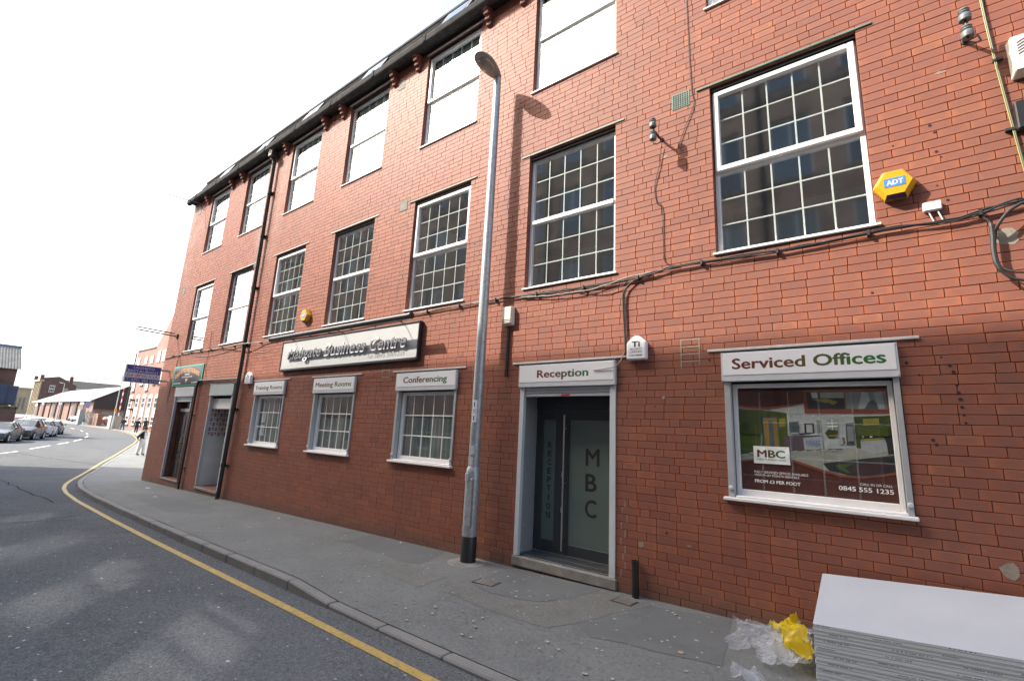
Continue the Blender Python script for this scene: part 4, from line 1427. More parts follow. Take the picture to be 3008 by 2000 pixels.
def dashes(par, m, x, y, z, w, h, n, seed):
    """print too small to read in the photograph"""
    r = random.Random(seed)
    mb, cx = MB(), x
    for i in range(n):
        cw = w / n * r.uniform(.45, .8)
        mb.box(cx, cx + cw, y, y + .0006, z + h * r.uniform(0, .15), z + h * r.uniform(.8, 1))
        cx += w / n
    mb.build('lettering', m, par)['kind'] = 'stuff'


dashes(ws, M_BW, -18.33, -.0365, 3.215, .40, .05, 6, 1)
text('lettering', 'EAST AFRICAN CUISINE', M_BW, ws, (-18.55, -.0365, 3.13), X_, Zt, .88, .05)
dashes(ws, M_BW, -19.27, -.0365, 2.93, .68, .045, 12, 2)
dashes(ws, M_BW, -17.65, -.0365, 2.93, .66, .045, 12, 3)
MB().prism([(-18.12 + .09 * math.cos(a), -.0365, 3.05 + .045 * math.sin(a)) for a in np.linspace(0, 2 * math.pi, 14, endpoint=False)], (0, .0008, 0)).build('bowl_emblem', pmat('emblem_tan', (.6, .35, .2), .5), ws)
MB().prism([(-18.17, -.0365, 3.02), (-18.07, -.0365, 3.02), (-18.09, -.0365, 2.93), (-18.15, -.0365, 2.93)], (0, .0008, 0)).build('bowl_emblem', pmat('emblem_brown', (.25, .13, .08), .5), ws)

# iron brackets left from old signs
M_RUST = pmat('rusty_iron', (.11, .045, .03), .8, var=.4, scale=14)
b1 = thing('iron_bracket', 'pair of rusty iron rods sticking out from the wall above the restaurant signs', 'bracket', (-19.9, -.6, 4.7), group='old iron brackets')
MB().tube([(-19.85, .02, 4.69), (-19.97, -1.21, 4.73)], .022, 8).build('rod', M_RUST, b1)
MB().tube([(-19.95, -.08, 4.79), (-20.0, -1.18, 4.83)], .022, 8).build('rod', M_RUST, b1)
MB().box(-19.92, -19.78, -.05, .0, 4.62, 4.78).build('wall_plate', M_RUST, b1, bevel=.006)
b2 = thing('iron_bracket', 'single thin iron rod jutting out under the gutter at the top corner', 'bracket', (-19.9, -.6, 9.85), group='old iron brackets')
MB().tube([(-19.66, .02, 9.82), (-20.2, -1.12, 9.93)], .018, 8).build('rod', M_RUST, b2)
MB().tube([(-19.75, -.18, 9.84), (-19.66, .0, 9.60)], .010, 6).build('strut', M_RUST, b2)

# alarm boxes
def hex_box(name, label, cx, cz, r, badge, grp):
    t = thing(name, label, 'alarm box', (cx, -.06, cz - r), group=grp)
    ring = lambda rr, y: [(cx + rr * 1.0 * math.cos(a), y, cz + rr * math.sin(a)) for a in [R(60 * i) for i in range(6)]]
    mb = MB()
    A, B, C = ring(r, -.003), ring(r * .98, -.05), ring(r * .80, -.115)
    mb.add(A + B + C, [tuple(range(12, 18))] + [(i, (i + 1) % 6, 6 + (i + 1) % 6, 6 + i) for i in range(6)] + [(6 + i, 6 + (i + 1) % 6, 12 + (i + 1) % 6, 12 + i) for i in range(6) if i not in (4,)])
    mb.build('case', M_YELLOW, t, bevel=.004)
    i = 4
    MB().prism([B[4], B[5], C[5], C[4]], (0, .01, 0)).build('strobe_lens', M_NAVY, t)
    MB().prism([A[4], A[5], B[5], B[4]], (0, .004, .004)).build('strobe_lens', M_NAVY, t)
    for s in (3, 5):
        for q in range(5):
            f = (q + .6) / 5.6
            a = Vector(B[s]).lerp(Vector(B[(s + 1) % 6]), f)
            b = Vector(A[s]).lerp(Vector(A[(s + 1) % 6]), f)
            MB().tube([a, b], .004, 5).build('louvre', pmat('ochre_slot', (.25, .14, .01), .6), t)
    bw = r * .95
    MB().box(cx - bw / 2, cx + bw / 2, -.118, -.1145, cz - bw * .26, cz + bw * .30).build('badge', pmat('badge_blue', (.08, .22, .50), .4, var=.25, scale=40), t)
    text('lettering', 'ADT', M_LETW, t, (cx - bw * .38, -.1185, cz - bw * .14), X_, Zt, bw * .78, bw * .30, bold=.03)


hex_box('alarm_box', 'large yellow hexagonal alarm box beside the big right window', .37, 4.44, .178, 'ADT', 'alarm boxes on the facade')
hex_box('alarm_box', 'small yellow hexagonal alarm box above the left end of the trough light', -10.92, 4.40, .19, 'ADT', 'alarm boxes on the facade')


def house_box(label, cx, z0_, w, h, txt):
    t = thing('alarm_box', label, 'alarm box', (cx, -.05, z0_), group='alarm boxes on the facade')
    p = [(cx - w / 2, -.003, z0_), (cx + w / 2, -.003, z0_), (cx + w / 2, -.003, z0_ + h * .72), (cx + w * .12, -.003, z0_ + h), (cx - w * .12, -.003, z0_ + h), (cx - w / 2, -.003, z0_ + h * .72)]
    MB().prism(p, (0, -.085, 0)).build('case', M_SIGNW, t, bevel=.015)
    q = z0_ + h * .55
    text('lettering', 'Ti', M_BLACK, t, (cx - w * .22, -.0895, z0_ + h * .52), X_, Zt, w * .42, h * .24, bold=.03)
    for i, s in enumerate(('SECURITY', 'LIMITED')):
        text('lettering', s, M_BLACK, t, (cx - w * .3, -.0895, z0_ + h * (.40 - i * .12)), X_, Zt, w * .6, h * .075)
    dashes(t, M_BLACK, cx - w * .33, -.0895, z0_ + h * .14, w * .66, h * .06, 10, 4)


house_box('white house shaped alarm box at the upper right corner of the reception sign', -2.38, 2.80, .265, .315, 1)
house_box('white house shaped alarm box between the downpipe and the training sign', -13.48, 2.79, .32, .32, 1)


def bell_box(label, x0, x1, z0_, z1_, dp, stripes, slots):
    t = thing('bell_box', label, 'bell box', ((x0 + x1) / 2, -dp / 2, z0_), group='cream boxes on the facade')
    c = [(x0, -.003, z0_), (x1, -.003, z0_), (x1, -.003, z1_), (x0, -.003, z1_)]
    i_ = .014
    mb = MB().hexa([(x0, -.003, z0_), (x1, -.003, z0_), (x1, -.003, z1_), (x0, -.003, z1_), (x0 + i_, -dp, z0_ + i_ * 2), (x1 - i_, -dp, z0_ + i_ * 2), (x1 - i_, -dp, z1_ - i_), (x0 + i_, -dp, z1_ - i_)])
    mb.build('case', M_CREAM, t, bevel=.008)
    for s in range(stripes):
        MB().box(x0 + .02, x1 - .02, -dp - .0015, -dp + .002, z0_ + .05 + s * .028, z0_ + .062 + s * .028).build('stripe', M_NAVY, t)
    for s in range(slots):
        z = z1_ - .10 - s * .03
        MB().hexa([(x0 + .05, -dp - .002, z), (x0 + .12, -dp - .002, z + .035), (x0 + .12, -dp + .004, z + .035), (x0 + .05, -dp + .004, z), (x0 + .05, -dp - .002, z + .012), (x0 + .12, -dp - .002, z + .047), (x0 + .12, -dp + .004, z + .047), (x0 + .05, -dp + .004, z + .012)]).build('slot', M_NAVY, t)


bell_box('narrow cream box with two blue stripes on top of a black conduit', -4.66, -4.455, 3.485, 3.80, .10, 2, 0)
bell_box('cream bell box with slanted slots near the top right corner', 1.30, 1.60, 5.24, 5.64, .12, 0, 5)
bx_ = thing('junction_box', 'black box on the wall under the slotted cream bell box', 'junction box', (1.4, -.05, 4.70))
MB().box(1.27, 1.55, -.10, -.003, 4.70, 4.98).build('case', M_BLACK, bx_, bevel=.01)
MB().lathe([(.012, 0), (.012, -.01)], (1.36, -.10, 4.8), 10, 'y').build('knob', M_YELLOW, bx_)
jb = thing('junction_box', 'small white junction box under the large yellow alarm box', 'junction box', (.62, -.03, 4.10))
MB().box(.56, .70, -.05, -.003, 4.095, 4.185).build('case', M_WHITE, jb, bevel=.008)
for x in (.60, .665):
    MB().tube([(x, -.02, 4.096), (x + .01, -.03, 4.05), (x + .03, -.02, 3.985)], .006, 6).build('lead', M_WHITE, jb, smooth=True)
cd = thing('conduit', 'thin black conduit running down below the narrow cream box', 'conduit', (-4.56, -.02, 2.66))
MB().box(-4.585, -4.54, -.028, -.003, 2.66, 3.485).build('channel', M_BLACK, cd, bevel=.004)

# old insulators on iron arms
M_CERA = pmat('grey_porcelain', (.13, .145, .145), .35, var=.15, scale=10)


def insulators(label, ax, az):
    t = thing('insulator_pair', label, 'insulators', (ax, -.15, az - .15), group='insulator pairs on the facade')
    yy = -.27
    MB().tube([(ax, .02, az), (ax - .01, -.10, az + .0), (ax - .02, yy, az + .01)], .016, 8).build('arm', M_IRON, t, smooth=True)
    MB().lathe([(.03, 0), (.03, -.012), (.012, -.016)], (ax, .0, az), 10, 'y').build('wall_plate', M_IRON, t)
    MB().tube([(ax - .02, yy, az - .16), (ax - .02, yy, az + .12)], .010, 8).build('spindle', M_IRON, t)
    for dz in (.04, -.15):
        MB().lathe([(.012, -.045), (.046, -.05), (.049, -.02), (.046, .01), (.036, .02), (.044, .032), (.036, .045), (.043, .058), (.034, .075), (.014, .08)], (ax - .02, yy, az + dz + .05), 16).build('insulator', M_CERA, t, smooth=True)
    MB().tube([(ax - .02, yy, az - .20), (ax + .03, yy, az - .235), (ax + .07, yy + .05, az - .19), (ax + .07, yy + .12, az - .08), (ax + .02, -.03, az - .02)], .008, 6).build('lead', M_CABLE, t, smooth=True)


insulators('pair of grey porcelain insulators right of the big window near the top', 1.04, 5.82)
insulators('pair of grey porcelain insulators left of the big window', -2.03, 5.90)

# ---- cables along the facade
def wob(pts, n=6, amp=.006, seed=0):
    """smooth path through points with a little sag and wander"""
    r = random.Random(seed)
    P = [Vector(p) for p in pts]
    out = []
    for i in range(len(P) - 1):
        p0, p1, p2, p3 = P[max(i - 1, 0)], P[i], P[i + 1], P[min(i + 2, len(P) - 1)]
        for k in range(n):
            t = k / n
            q = .5 * ((2 * p1) + (-p0 + p2) * t + (2 * p0 - 5 * p1 + 4 * p2 - p3) * t * t + (-p0 + 3 * p1 - 3 * p2 + p3) * t ** 3)
            out.append(q + Vector((0, r.uniform(-amp, 0) * .4, r.uniform(-amp, amp))))
    out.append(P[-1])
    return out


cb = thing('cable_bundle', 'bundle of black cables clipped along the wall under the first floor windows', 'cables', (-9, -.03, 3.9))
mainp = [(-20.7, -.02, 3.93), (-19, -.03, 3.99), (-17.2, -.03, 3.97), (-15.5, -.03, 3.95), (-14.0, -.16, 3.92), (-12.6, -.03, 3.91), (-9.6, -.03, 3.90), (-7.4, -.03, 3.95), (-6.85, -.03, 3.97), (-5.1, -.03, 3.97), (-4.3, -.03, 3.955), (-3.6, -.03, 3.93), (-3.0, -.03, 3.915), (-2.44, -.03, 3.92), (-2.2, -.035, 3.945), (-1.74, -.035, 3.985), (-.65, -.035, 3.955), (.23, -.035, 3.985), (.81, -.035, 3.965), (1.2, -.05, 4.03), (1.5, -.04, 4.0), (4.5, -.035, 3.9), (7.9, -.03, 3.93)]
for i in range(4):
    dz = (i - 1.5) * .011
    MB().tube(wob([(x, y - .006 * (i % 2), z + dz * (.4 + .6 * math.sin(x * 1.3 + i) ** 2)) for x, y, z in (mainp if i < 3 else mainp[9:])], 5, .008, i), .0085 if i != 2 else .0065, 6).build('cable', M_CABLE if i != 2 else M_CABLEG, cb, smooth=True)
MB().tube(wob([(-4.4, -.03, 3.95), (-3.9, -.04, 3.885), (-3.4, -.05, 3.86), (-3.0, -.04, 3.87), (-2.5, -.04, 3.95), (-2.2, -.03, 3.97)], 6, .006, 8), .008, 6).build('cable', M_CABLEG, cb, smooth=True)
MB().tube(wob([(-3.3, -.02, 3.87), (-2.9, -.03, 3.80), (-2.65, -.03, 3.83), (-2.52, -.03, 3.9)], 6, .005, 9), .006, 6).build('cable', M_CABLE, cb, smooth=True)
for i in range(3):
    MB().tube(wob([(-2.25, -.03, 3.93 + i * .008), (-2.45, -.035, 3.88), (-2.57 + i * .012, -.035, 3.76), (-2.585 + i * .012, -.03, 3.6), (-2.57 + i * .01, -.03, 3.3), (-2.55 + i * .008, -.03, 2.95), (-2.56, -.03, 2.875)], 6, .005, 20 + i), .010 if i == 0 else .007, 6).build('cable', M_CABLE, cb, smooth=True)
MB().tube(wob([(-2.56, -.035, 2.93), (-2.60, -.07, 2.80), (-2.68, -.085, 2.72), (-2.82, -.075, 2.70), (-3.0, -.07, 2.685)], 6, .001, 5), .007, 6).build('cable', M_CABLEG, cb, smooth=True)
for i, x in enumerate(np.arange(-19.8, 1.0, .83)):
    MB().box(x - .012, x + .012, -.058, .0, float(np.interp(x, [p[0] for p in mainp], [p[2] for p in mainp])) - .028, float(np.interp(x, [p[0] for p in mainp], [p[2] for p in mainp])) + .028).build('clip', M_CABLE, cb)
c2 = thing('service_cable', 'thick black service cable looping down from a hole in the wall at the right edge', 'cable', (1.0, -.05, 3.7))
MB().lathe([(.035, .02), (.035, -.002)], (1.04, .0, 3.74), 12, 'y').build('wall_hole', M_DARK, c2)
MB().tube(wob([(1.02, .0, 3.74), (1.03, -.08, 3.80), (1.12, -.10, 3.93), (1.25, -.10, 3.99), (1.5, -.06, 3.98), (2.2, -.04, 3.93)], 6, .002, 2), .014, 8).build('cable', M_CABLE, c2, smooth=True)
MB().tube(wob([(.96, -.05, 3.93), (1.0, -.06, 3.86), (1.0, -.065, 3.72), (.99, -.07, 3.58), (1.0, -.08, 3.44), (1.06, -.08, 3.33), (1.2, -.08, 3.27), (1.6, -.05, 3.24), (4.6, -.03, 3.22)], 6, .002, 3), [.010] * 7 + [.020] * 20 + [.012] * 22, 8).build('cable', M_CABLE, c2, smooth=True)
MB().tube(wob([(1.02, -.08, 3.42), (1.1, -.1, 3.36), (1.3, -.09, 3.33), (1.7, -.05, 3.31), (4.6, -.03, 3.28)], 6, .002, 4), .009, 8).build('cable', M_CABLE, c2, smooth=True)
ec = thing('earth_cable', 'green and yellow earth cable running down the wall near the right edge', 'cable', (1.25, -.03, 4.3))
for i, (m, dx) in enumerate(((pmat('earth_green', (.05, .07, .018), .5), 0), (pmat('earth_yellow', (.30, .28, .05), .5), -.012))):
    MB().tube(wob([(1.19 + dx, -.022 - .004 * i, 7.2), (1.20 + dx, -.022 - .004 * i, 6.2), (1.22 + dx, -.022 - .004 * i, 5.54), (1.26 + dx, -.022 - .004 * i, 4.72), (1.28 + dx, -.022 - .004 * i, 4.35), (1.31 + dx, -.022 - .004 * i, 3.9)], 6, .001, 30), .0075 if i == 0 else .004, 6).build('core', m, ec, smooth=True)
for z in (5.5, 4.75):
    MB().box(1.20, 1.27, -.036, 0, z - .012, z + .012).build('clip', M_CABLE, ec)
tw = thing('thin_wire', 'thin dark wire hanging down the wall from the insulators left of the big window', 'wire', (-1.9, -.02, 4.0))
MB().tube(wob([(-1.63, -.012, 8.0), (-1.62, -.012, 7.2), (-1.60, -.012, 6.5), (-1.58, -.012, 6.25), (-1.72, -.015, 5.9), (-1.78, -.014, 5.72), (-1.75, -.012, 5.62)], 6, .004, 40), .005, 5).build('strand', M_CABLE, tw, smooth=True)
MB().tube(wob([(-2.02, -.03, 5.78), (-2.06, -.02, 5.5), (-2.13, -.012, 5.2), (-2.10, -.012, 4.95), (-2.03, -.012, 4.85), (-2.02, -.012, 4.2), (-1.98, -.015, 4.06), (-1.85, -.02, 4.0)], 6, .003, 41), .0055, 5).build('strand', M_CABLE, tw, smooth=True)
pw = thing('hanging_wires', 'slack thin wires looping across the wall above the two left doorways', 'wires', (-17, -.02, 3.5))
MB().tube(wob([(-18.3, -.012, 3.95), (-17.6, -.012, 3.82), (-16.6, -.012, 3.76), (-15.6, -.012, 3.80), (-14.3, -.012, 3.92)], 6, .003, 50), .006, 5).build('strand', M_CABLE, pw, smooth=True)
MB().tube(wob([(-16.75, -.012, 4.6), (-16.7, -.012, 4.0), (-16.72, -.012, 3.5), (-16.6, -.012, 3.1)], 6, .003, 51), .005, 5).build('strand', M_CABLE, pw, smooth=True)
MB().tube(wob([(-19.3, -.012, 3.95), (-19.4, -.012, 3.5), (-19.6, -.012, 2.6), (-19.62, -.012, 2.3)], 6, .003, 52), .006, 5).build('strand', M_CABLE, pw, smooth=True)
MB().tube(wob([(-14.0, -.012, 3.9), (-13.6, -.012, 3.7), (-13.0, -.012, 3.64), (-12.6, -.012, 3.66)], 6, .003, 53), .005, 5).build('strand', M_CABLEG, pw, smooth=True)
ow = thing('overhead_wire', 'thin overhead wire crossing the sky from the eaves to across the street', 'wire', (-16.3, 0, 10))
MB().tube([(-16.3 + (-6.8) * t, -10.4 * t, 10.3 + 4.6 * t - 1.2 * t * (1 - t)) for t in np.linspace(0, 1, 16)], .006, 5).build('strand', M_CABLEG, ow, smooth=True)

# ------------------------------------------------------------------ street furniture and loose things
PXL, PYL = -4.905, -.27
lp = thing('lamp_post', 'tall galvanised street lamp post with black base beside the reception door', 'lamp post', (PXL, PYL, -.12))
MB().lathe([(.112, -.14), (.112, .30), (.1115, 1.18), (.100, 1.24), (.086, 1.27)], (PXL, PYL, 0), 24, cap=False).build('base_tube', M_GALV, lp, smooth=True)
MB().lathe([(.1145, -.16), (.1145, .27), (.112, .275)], (PXL, PYL, 0), 24, cap=False).build('black_band', M_BLACK, lp, smooth=True)
MB().lathe([(.086, 1.26), (.080, 3.5), (.070, 6.5), (.064, 8.0), (.055, 8.12)], (PXL, PYL, 0), 24).build('shaft', M_GALV, lp, smooth=True)
MB().box(PXL + .012, PXL + .09, PYL - .1135, PYL - .06, .42, 1.10).build('access_door', M_GALV, lp, bevel=.006)
MB().tube([(PXL - .02, PYL - .11, 1.06), (PXL - .02, PYL - .118, 1.17)], .028, 10).build('lock_cover', M_ALUL, lp, smooth=True)
hd = MB()
U = Vector((0, -1, .13)).normalized()
Wd = Vector((1, 0, 0))
Up = U.cross(Wd) * -1
if Up.z < 0: Up = -Up
c0 = Vector((PXL, PYL + .02, 8.10))
prof = [(-.03, .045), (.02, .08), (.12, .125), (.25, .16), (.39, .17), (.50, .145), (.575, .095), (.61, .03)]
NS = 14
vs, fs = [], []
for (t, w) in prof:
    for k in range(NS):
        a = 2 * math.pi * k / NS
        zz = math.sin(a) * w * (.50 if math.sin(a) > 0 else .20)
        vs.append(c0 + U * t + Wd * (math.cos(a) * w) + Up * zz)
for i in range(len(prof) - 1):
    for k in range(NS):
        fs.append((i * NS + k, i * NS + (k + 1) % NS, (i + 1) * NS + (k + 1) % NS, (i + 1) * NS + k))
fs += [tuple(range(NS)), tuple(range((len(prof) - 1) * NS, len(prof) * NS))]
hd.add(vs, fs)
ho = hd.build('lantern', pmat('lantern_grey', (.30, .30, .28), .45, var=.1, scale=12, dirt=(.16, .15, .12), dirt_amt=.4), lp, smooth=True)
dm = MB()
cD = c0 + U * .34 - Up * .03
vs = []
for j, (rr, hh) in enumerate(((.13, 0), (.122, .026), (.09, .045), (.0, .055))):
    for k in range(12):
        a = 2 * math.pi * k / 12
        vs.append(cD + U * (math.cos(a) * rr * 1.35) + Wd * (math.sin(a) * rr) - Up * hh)
fs = [(j * 12 + k, j * 12 + (k + 1) % 12, (j + 1) * 12 + (k + 1) % 12, (j + 1) * 12 + k) for j in range(3) for k in range(12)]
dm.add(vs, fs)
dm.build('lens', pmat('lens_grey', (.25, .25, .22), .15, var=.1), ho, smooth=True)
# number sticker and torn stickers
def sticker(name, a0, a1, z0_, z1_, m, r0=.0855):
    n = 6
    mb = MB()
    for i in range(n):
        t0, t1 = R(a0 + (a1 - a0) * i / n), R(a0 + (a1 - a0) * (i + 1) / n)
        p = lambda t, z: (PXL + r0 * math.sin(t), PYL - r0 * math.cos(t), z)
        mb.poly([p(t0, z0_), p(t1, z0_), p(t1, z1_), p(t0, z1_)])
    return mb.build(name, m, lp, recalc=False)
sk = sticker('number_label', -8, 40, 1.93, 2.27, M_SIGNW, .0868)
for i, ch in enumerate('1M1'):
    text('lettering', ch, M_BLACK, sk, (PXL + .006, PYL - .0895, 2.165 - i * .105), (.93, .36, 0), (0, 0, 1), .022 if ch == '1' else .04, .075, bold=.03)
M_TORN = pmat('torn_paper', (.55, .55, .56), .8, var=.25, scale=60)
sticker('torn_sticker', 0, 38, 1.45, 1.58, M_TORN, .0866)
sticker('torn_sticker', -4, 30, 1.29, 1.41, M_TORN, .0866)
MB().lathe([(.30, -.004), (.24, .004), (.13, .010), (.116, .014)], (PXL, PYL, gz(PXL) + .004), 22, cap=False).build('concrete_collar', M_STONE, lp)

sb = thing('short_pipe', 'short upright black pipe standing against the wall right of the entrance', 'pipe', (-2.41, -.07, -.06))
MB().tube([(-2.41, -.07, -.12), (-2.41, -.07, .36)], .042, 14, cap=False).build('tube', M_BLACK, sb, smooth=True)
MB().lathe([(.046, .33), (.046, .362), (.030, .362), (.030, .30)], (-2.41, -.07, 0), 14, cap=False).build('rim', M_BLACK, sb, smooth=True)

# boards stacked on the pavement
M_BOARD = pmat('board_white_face', (.43, .46, .50), .75, var=.04, scale=2, dirt=(.36, .38, .40), dirt_amt=.25)
M_BEDGE = pmat('board_paper_edge', (.47, .50, .51), .8, var=.04, scale=12, stretch=(.3, 1, 1))
M_BTAPE = pmat('edge_tape', (.56, .60, .63), .6, var=.04)
M_PRINT = pmat('edge_print', (.14, .16, .21), .8)
A = Vector((-.50, -1.20, .452))
ub = Vector((1.14, 0, .078)).normalized()
vb = (Vector((-.555, -.085, .603)) - A)
vb = (vb - ub * vb.dot(ub))
bw_ = 1.12
vb.normalize()
nb = ub.cross(vb).normalized()
LB, TB, NB_ = 2.4, .0255, 17
meb = None
for i in range(NB_):
    o3 = A + Vector((rng.uniform(-.004, .004), rng.uniform(-.0015, .0015), 0)) if i else A
    z1_, z0_ = -i * TB, -(i + 1) * TB + .0007
    top_m = 0
    pts = [o3 + ub * a + vb * b + Vector((0, 0, 1)) * c for c in (z0_, z1_) for (a, b) in ((0, 0), (LB, 0), (LB, bw_), (0, bw_))]
    t = thing('plasterboard', ('topmost white plasterboard of the stack on the pavement' if i == 0 else 'bottom plasterboard of the stack, resting on the pavement' if i == NB_ - 1 else 'plasterboard %s from the top of the stack on the pavement' % 'first second third fourth fifth sixth seventh eighth ninth tenth eleventh twelfth thirteenth fourteenth fifteenth sixteenth seventeenth'.split()[i]), 'plasterboard', pts[0], group='plasterboards stacked on the pavement')
    mb = MB().hexa(pts)
    mb.m = [1, 0, 1, 1, 1, 1]
    mb.build('sheet', [M_BOARD, M_BEDGE], t, bevel=.0015)
    # bound edge tape and printed marks
    q = o3 + Vector((0, 0, z0_ + TB * .42)) - vb * .0012
    MB().hexa([q + ub * a + Vector((0, 0, c)) + vb * b for c in (0, .0035) for (a, b) in ((0.002, 0), (LB - .002, 0), (LB - .002, .002), (0.002, .002))]).build('edge_tape', M_BTAPE, t)
    for s in range(3):
        st0 = (i * .37 + s * .78) % 2.2
        mk = MB()
        x0_ = st0
        for w in range(int(rng.integers(7, 13))):
            cw = rng.uniform(.006, .013)
            p = o3 + ub * x0_ + Vector((0, 0, z0_ + TB * .56)) - vb * .0006
            mk.hexa([p + ub * a + Vector((0, 0, c)) + vb * b for c in (0, .007) for (a, b) in ((0, 0), (cw, 0), (cw, .002), (0, .002))])
            x0_ += cw + rng.choice([.004, .004, .014])
        mk.build('printed_mark', M_PRINT, t)
t = thing('timber_bearer', 'timber bearer under the back of the plasterboard stack', 'timber', (.7, -.3, 0))
MB().box(-.45, 1.8, -.36, -.26, .0, .085).build('beam', pmat('raw_timber', (.36, .25, .14), .8, var=.2, stretch=(.3, 4, 4)), t, bevel=.004)

# crumpled packaging film and yellow bag
def film_mat(name, tint, alpha, rough=.12):
    m, nt, b = nodes(name)
    nt.nodes.remove(b)
    out = nt.nodes['Material Output']
    tr = N(nt, 'ShaderNodeBsdfTransparent', Color=(.97, .98, .98, 1))
    di = N(nt, 'ShaderNodeBsdfDiffuse', Color=(*tint, 1))
    tl = N(nt, 'ShaderNodeBsdfTranslucent', Color=(*tint, 1))
    gl = N(nt, 'ShaderNodeBsdfGlossy', Roughness=rough, Color=(1, 1, 1, 1))
    fr = sheet_fresnel(nt, 1.5)
    m0 = N(nt, 'ShaderNodeMixShader', Fac=.5)
    nt.links.new(di.outputs[0], m0.inputs[1]); nt.links.new(tl.outputs[0], m0.inputs[2])
    m1 = nt.nodes.new('ShaderNodeMixShader')
    lw = nt.nodes.new('ShaderNodeLayerWeight')
    lw.inputs[0].default_value = .35
    nt.links.new(math_(nt, 'ADD', math_(nt, 'MULTIPLY', lw.outputs['Facing'], .45), alpha, True), m1.inputs[0])
    nt.links.new(tr.outputs[0], m1.inputs[1]); nt.links.new(m0.outputs[0], m1.inputs[2])
    m2 = nt.nodes.new('ShaderNodeMixShader')
    nt.links.new(fr.outputs[0], m2.inputs[0]); nt.links.new(m1.outputs[0], m2.inputs[1]); nt.links.new(gl.outputs[0], m2.inputs[2])
    nt.links.new(m2.outputs[0], out.inputs[0])
    return m


M_FILM = film_mat('clear_film', (.80, .86, .94), .15, .2)
M_BAGY = film_mat('yellow_film', (.85, .62, .01), .93, .25)
M_BLUEINK = pmat('bag_blue_print', (.02, .12, .36), .4)


def crumple(name, m, par, outline, hfun, seed, step=.025, amp=.05):
    """a sheet of film: grid clipped to an outline, folded by ridged waves"""
    from mathutils import noise as mn
    xs0, xs1 = min(p[0] for p in outline), max(p[0] for p in outline)
    ys0, ys1 = min(p[1] for p in outline), max(p[1] for p in outline)
    def inside(x, y):
        c = False
        n = len(outline)
        for i in range(n):
            x1, y1 = outline[i]; x2, y2 = outline[(i + 1) % n]
            if (y1 > y) != (y2 > y) and x < (x2 - x1) * (y - y1) / (y2 - y1) + x1: c = not c
        return c
    nx, ny = int((xs1 - xs0) / step) + 2, int((ys1 - ys0) / step) + 2
    idx, vs, fs = {}, [], []
    for i in range(nx):
        for j in range(ny):
            x, y = xs0 + i * step, ys0 + j * step
            jx, jy = mn.noise(Vector((x * 9, y * 9, seed))) * .03, mn.noise(Vector((x * 9, y * 9, seed + 5))) * .03
            if not inside(x + jx, y + jy): continue
            r1 = 1 - abs(mn.noise(Vector((x * 5 + seed, y * 5, seed * .3)))) * 2
            r2 = 1 - abs(mn.noise(Vector((x * 12 + seed, y * 11, seed * .7)))) * 2
            r3 = abs(mn.noise(Vector((x * 26, y * 24 + seed, seed))))
            z = hfun(x, y) * (.55 + .45 * r1) + amp * (max(0, r1) ** 3 + .55 * max(0, r2) ** 3 + .3 * r3)
            idx[i, j] = len(vs)
            vs.append((x + jx * 1.5, y + jy * 1.5, gz(x) + .008 + max(0, z)))
    for (i, j) in idx:
        q = [(i, j), (i + 1, j), (i + 1, j + 1), (i, j + 1)]
        if all(k in idx for k in q):
            a = [idx[k] for k in q]
            fs += [(a[0], a[1], a[2]), (a[0], a[2], a[3])] if (i + j) % 2 else [(a[0], a[1], a[3]), (a[1], a[2], a[3])]
    o = MB().add(vs, fs).build(name, m, par, recalc=False)
    o.data.polygons.foreach_set('use_smooth', [True] * len(o.data.polygons))
    return o


bag = thing('plastic_film', 'crumpled clear packaging film lying on the pavement beside the board stack', 'plastic film', (-1.0, -.6, gz(-1)))
crumple('film', M_FILM, bag, [(-1.36, -.04), (-1.05, -.03), (-.75, -.06), (-.62, -.3), (-.60, -.8), (-.66, -1.12), (-.82, -1.18), (-.95, -1.08), (-1.0, -.8), (-1.18, -.92), (-1.28, -.72), (-1.22, -.4)], lambda x, y: .01 + .13 * max(0, 1 - abs(x + .66) / .40), 3.1, .014, .032)
crumple('film', M_FILM, bag, [(-1.02, -.3), (-.6, -.1), (-.55, -1.0), (-.7, -1.15), (-.92, -1.05), (-.98, -.7)], lambda x, y: .03 + .09 * max(0, 1 - abs(x + .60) / .3), 8.7, .014, .035)
yb = thing('yellow_bag', 'torn yellow plastic bag with blue print tangled in the clear film', 'plastic bag', (-.75, -.6, gz(-.7)))
for i, (ol, s) in enumerate((([(-.93, -.13), (-.70, -.08), (-.62, -.22), (-.72, -.44), (-.90, -.50), (-.96, -.34)], 2.2), ([(-.80, -.50), (-.62, -.58), (-.55, -.80), (-.53, -1.02), (-.74, -1.0), (-.80, -.74)], 5.4))):
    f = crumple('bag_piece', M_BAGY, yb, ol, lambda x, y: .10 + .12 * max(0, 1 - abs(x + .66) / .36), s, .015, .04)
    # print follows the folds: the same sheet's faces inside a band, lifted a hair
    me = f.data
    pr = MB()
    for p in me.polygons:
        c = p.center + ORG[yb]
        if (abs(c.x + .66 - .25 * (c.y + .3)) < .035 and c.y > -.5) or (abs(c.x + .74 - .3 * (c.y + .85)) < .035 and -1.02 < c.y < -.75):
            pr.poly([me.vertices[v].co + p.normal * (.003 if p.normal.z > 0 else -.003) + ORG[yb] for v in p.vertices])
    if pr.f: pr.build('blue_print', M_BLUEINK, yb, recalc=False)
lf = thing('plastic_film', 'small scrap of clear film on the pavement at the bottom edge', 'plastic film', (-.95, -1.45, gz(-1)))
crumple('film', M_FILM, lf, [(-1.06, -1.36), (-.9, -1.32), (-.8, -1.42), (-.84, -1.6), (-1.0, -1.62), (-1.08, -1.5)], lambda x, y: .05, 6.1, .02, .05)
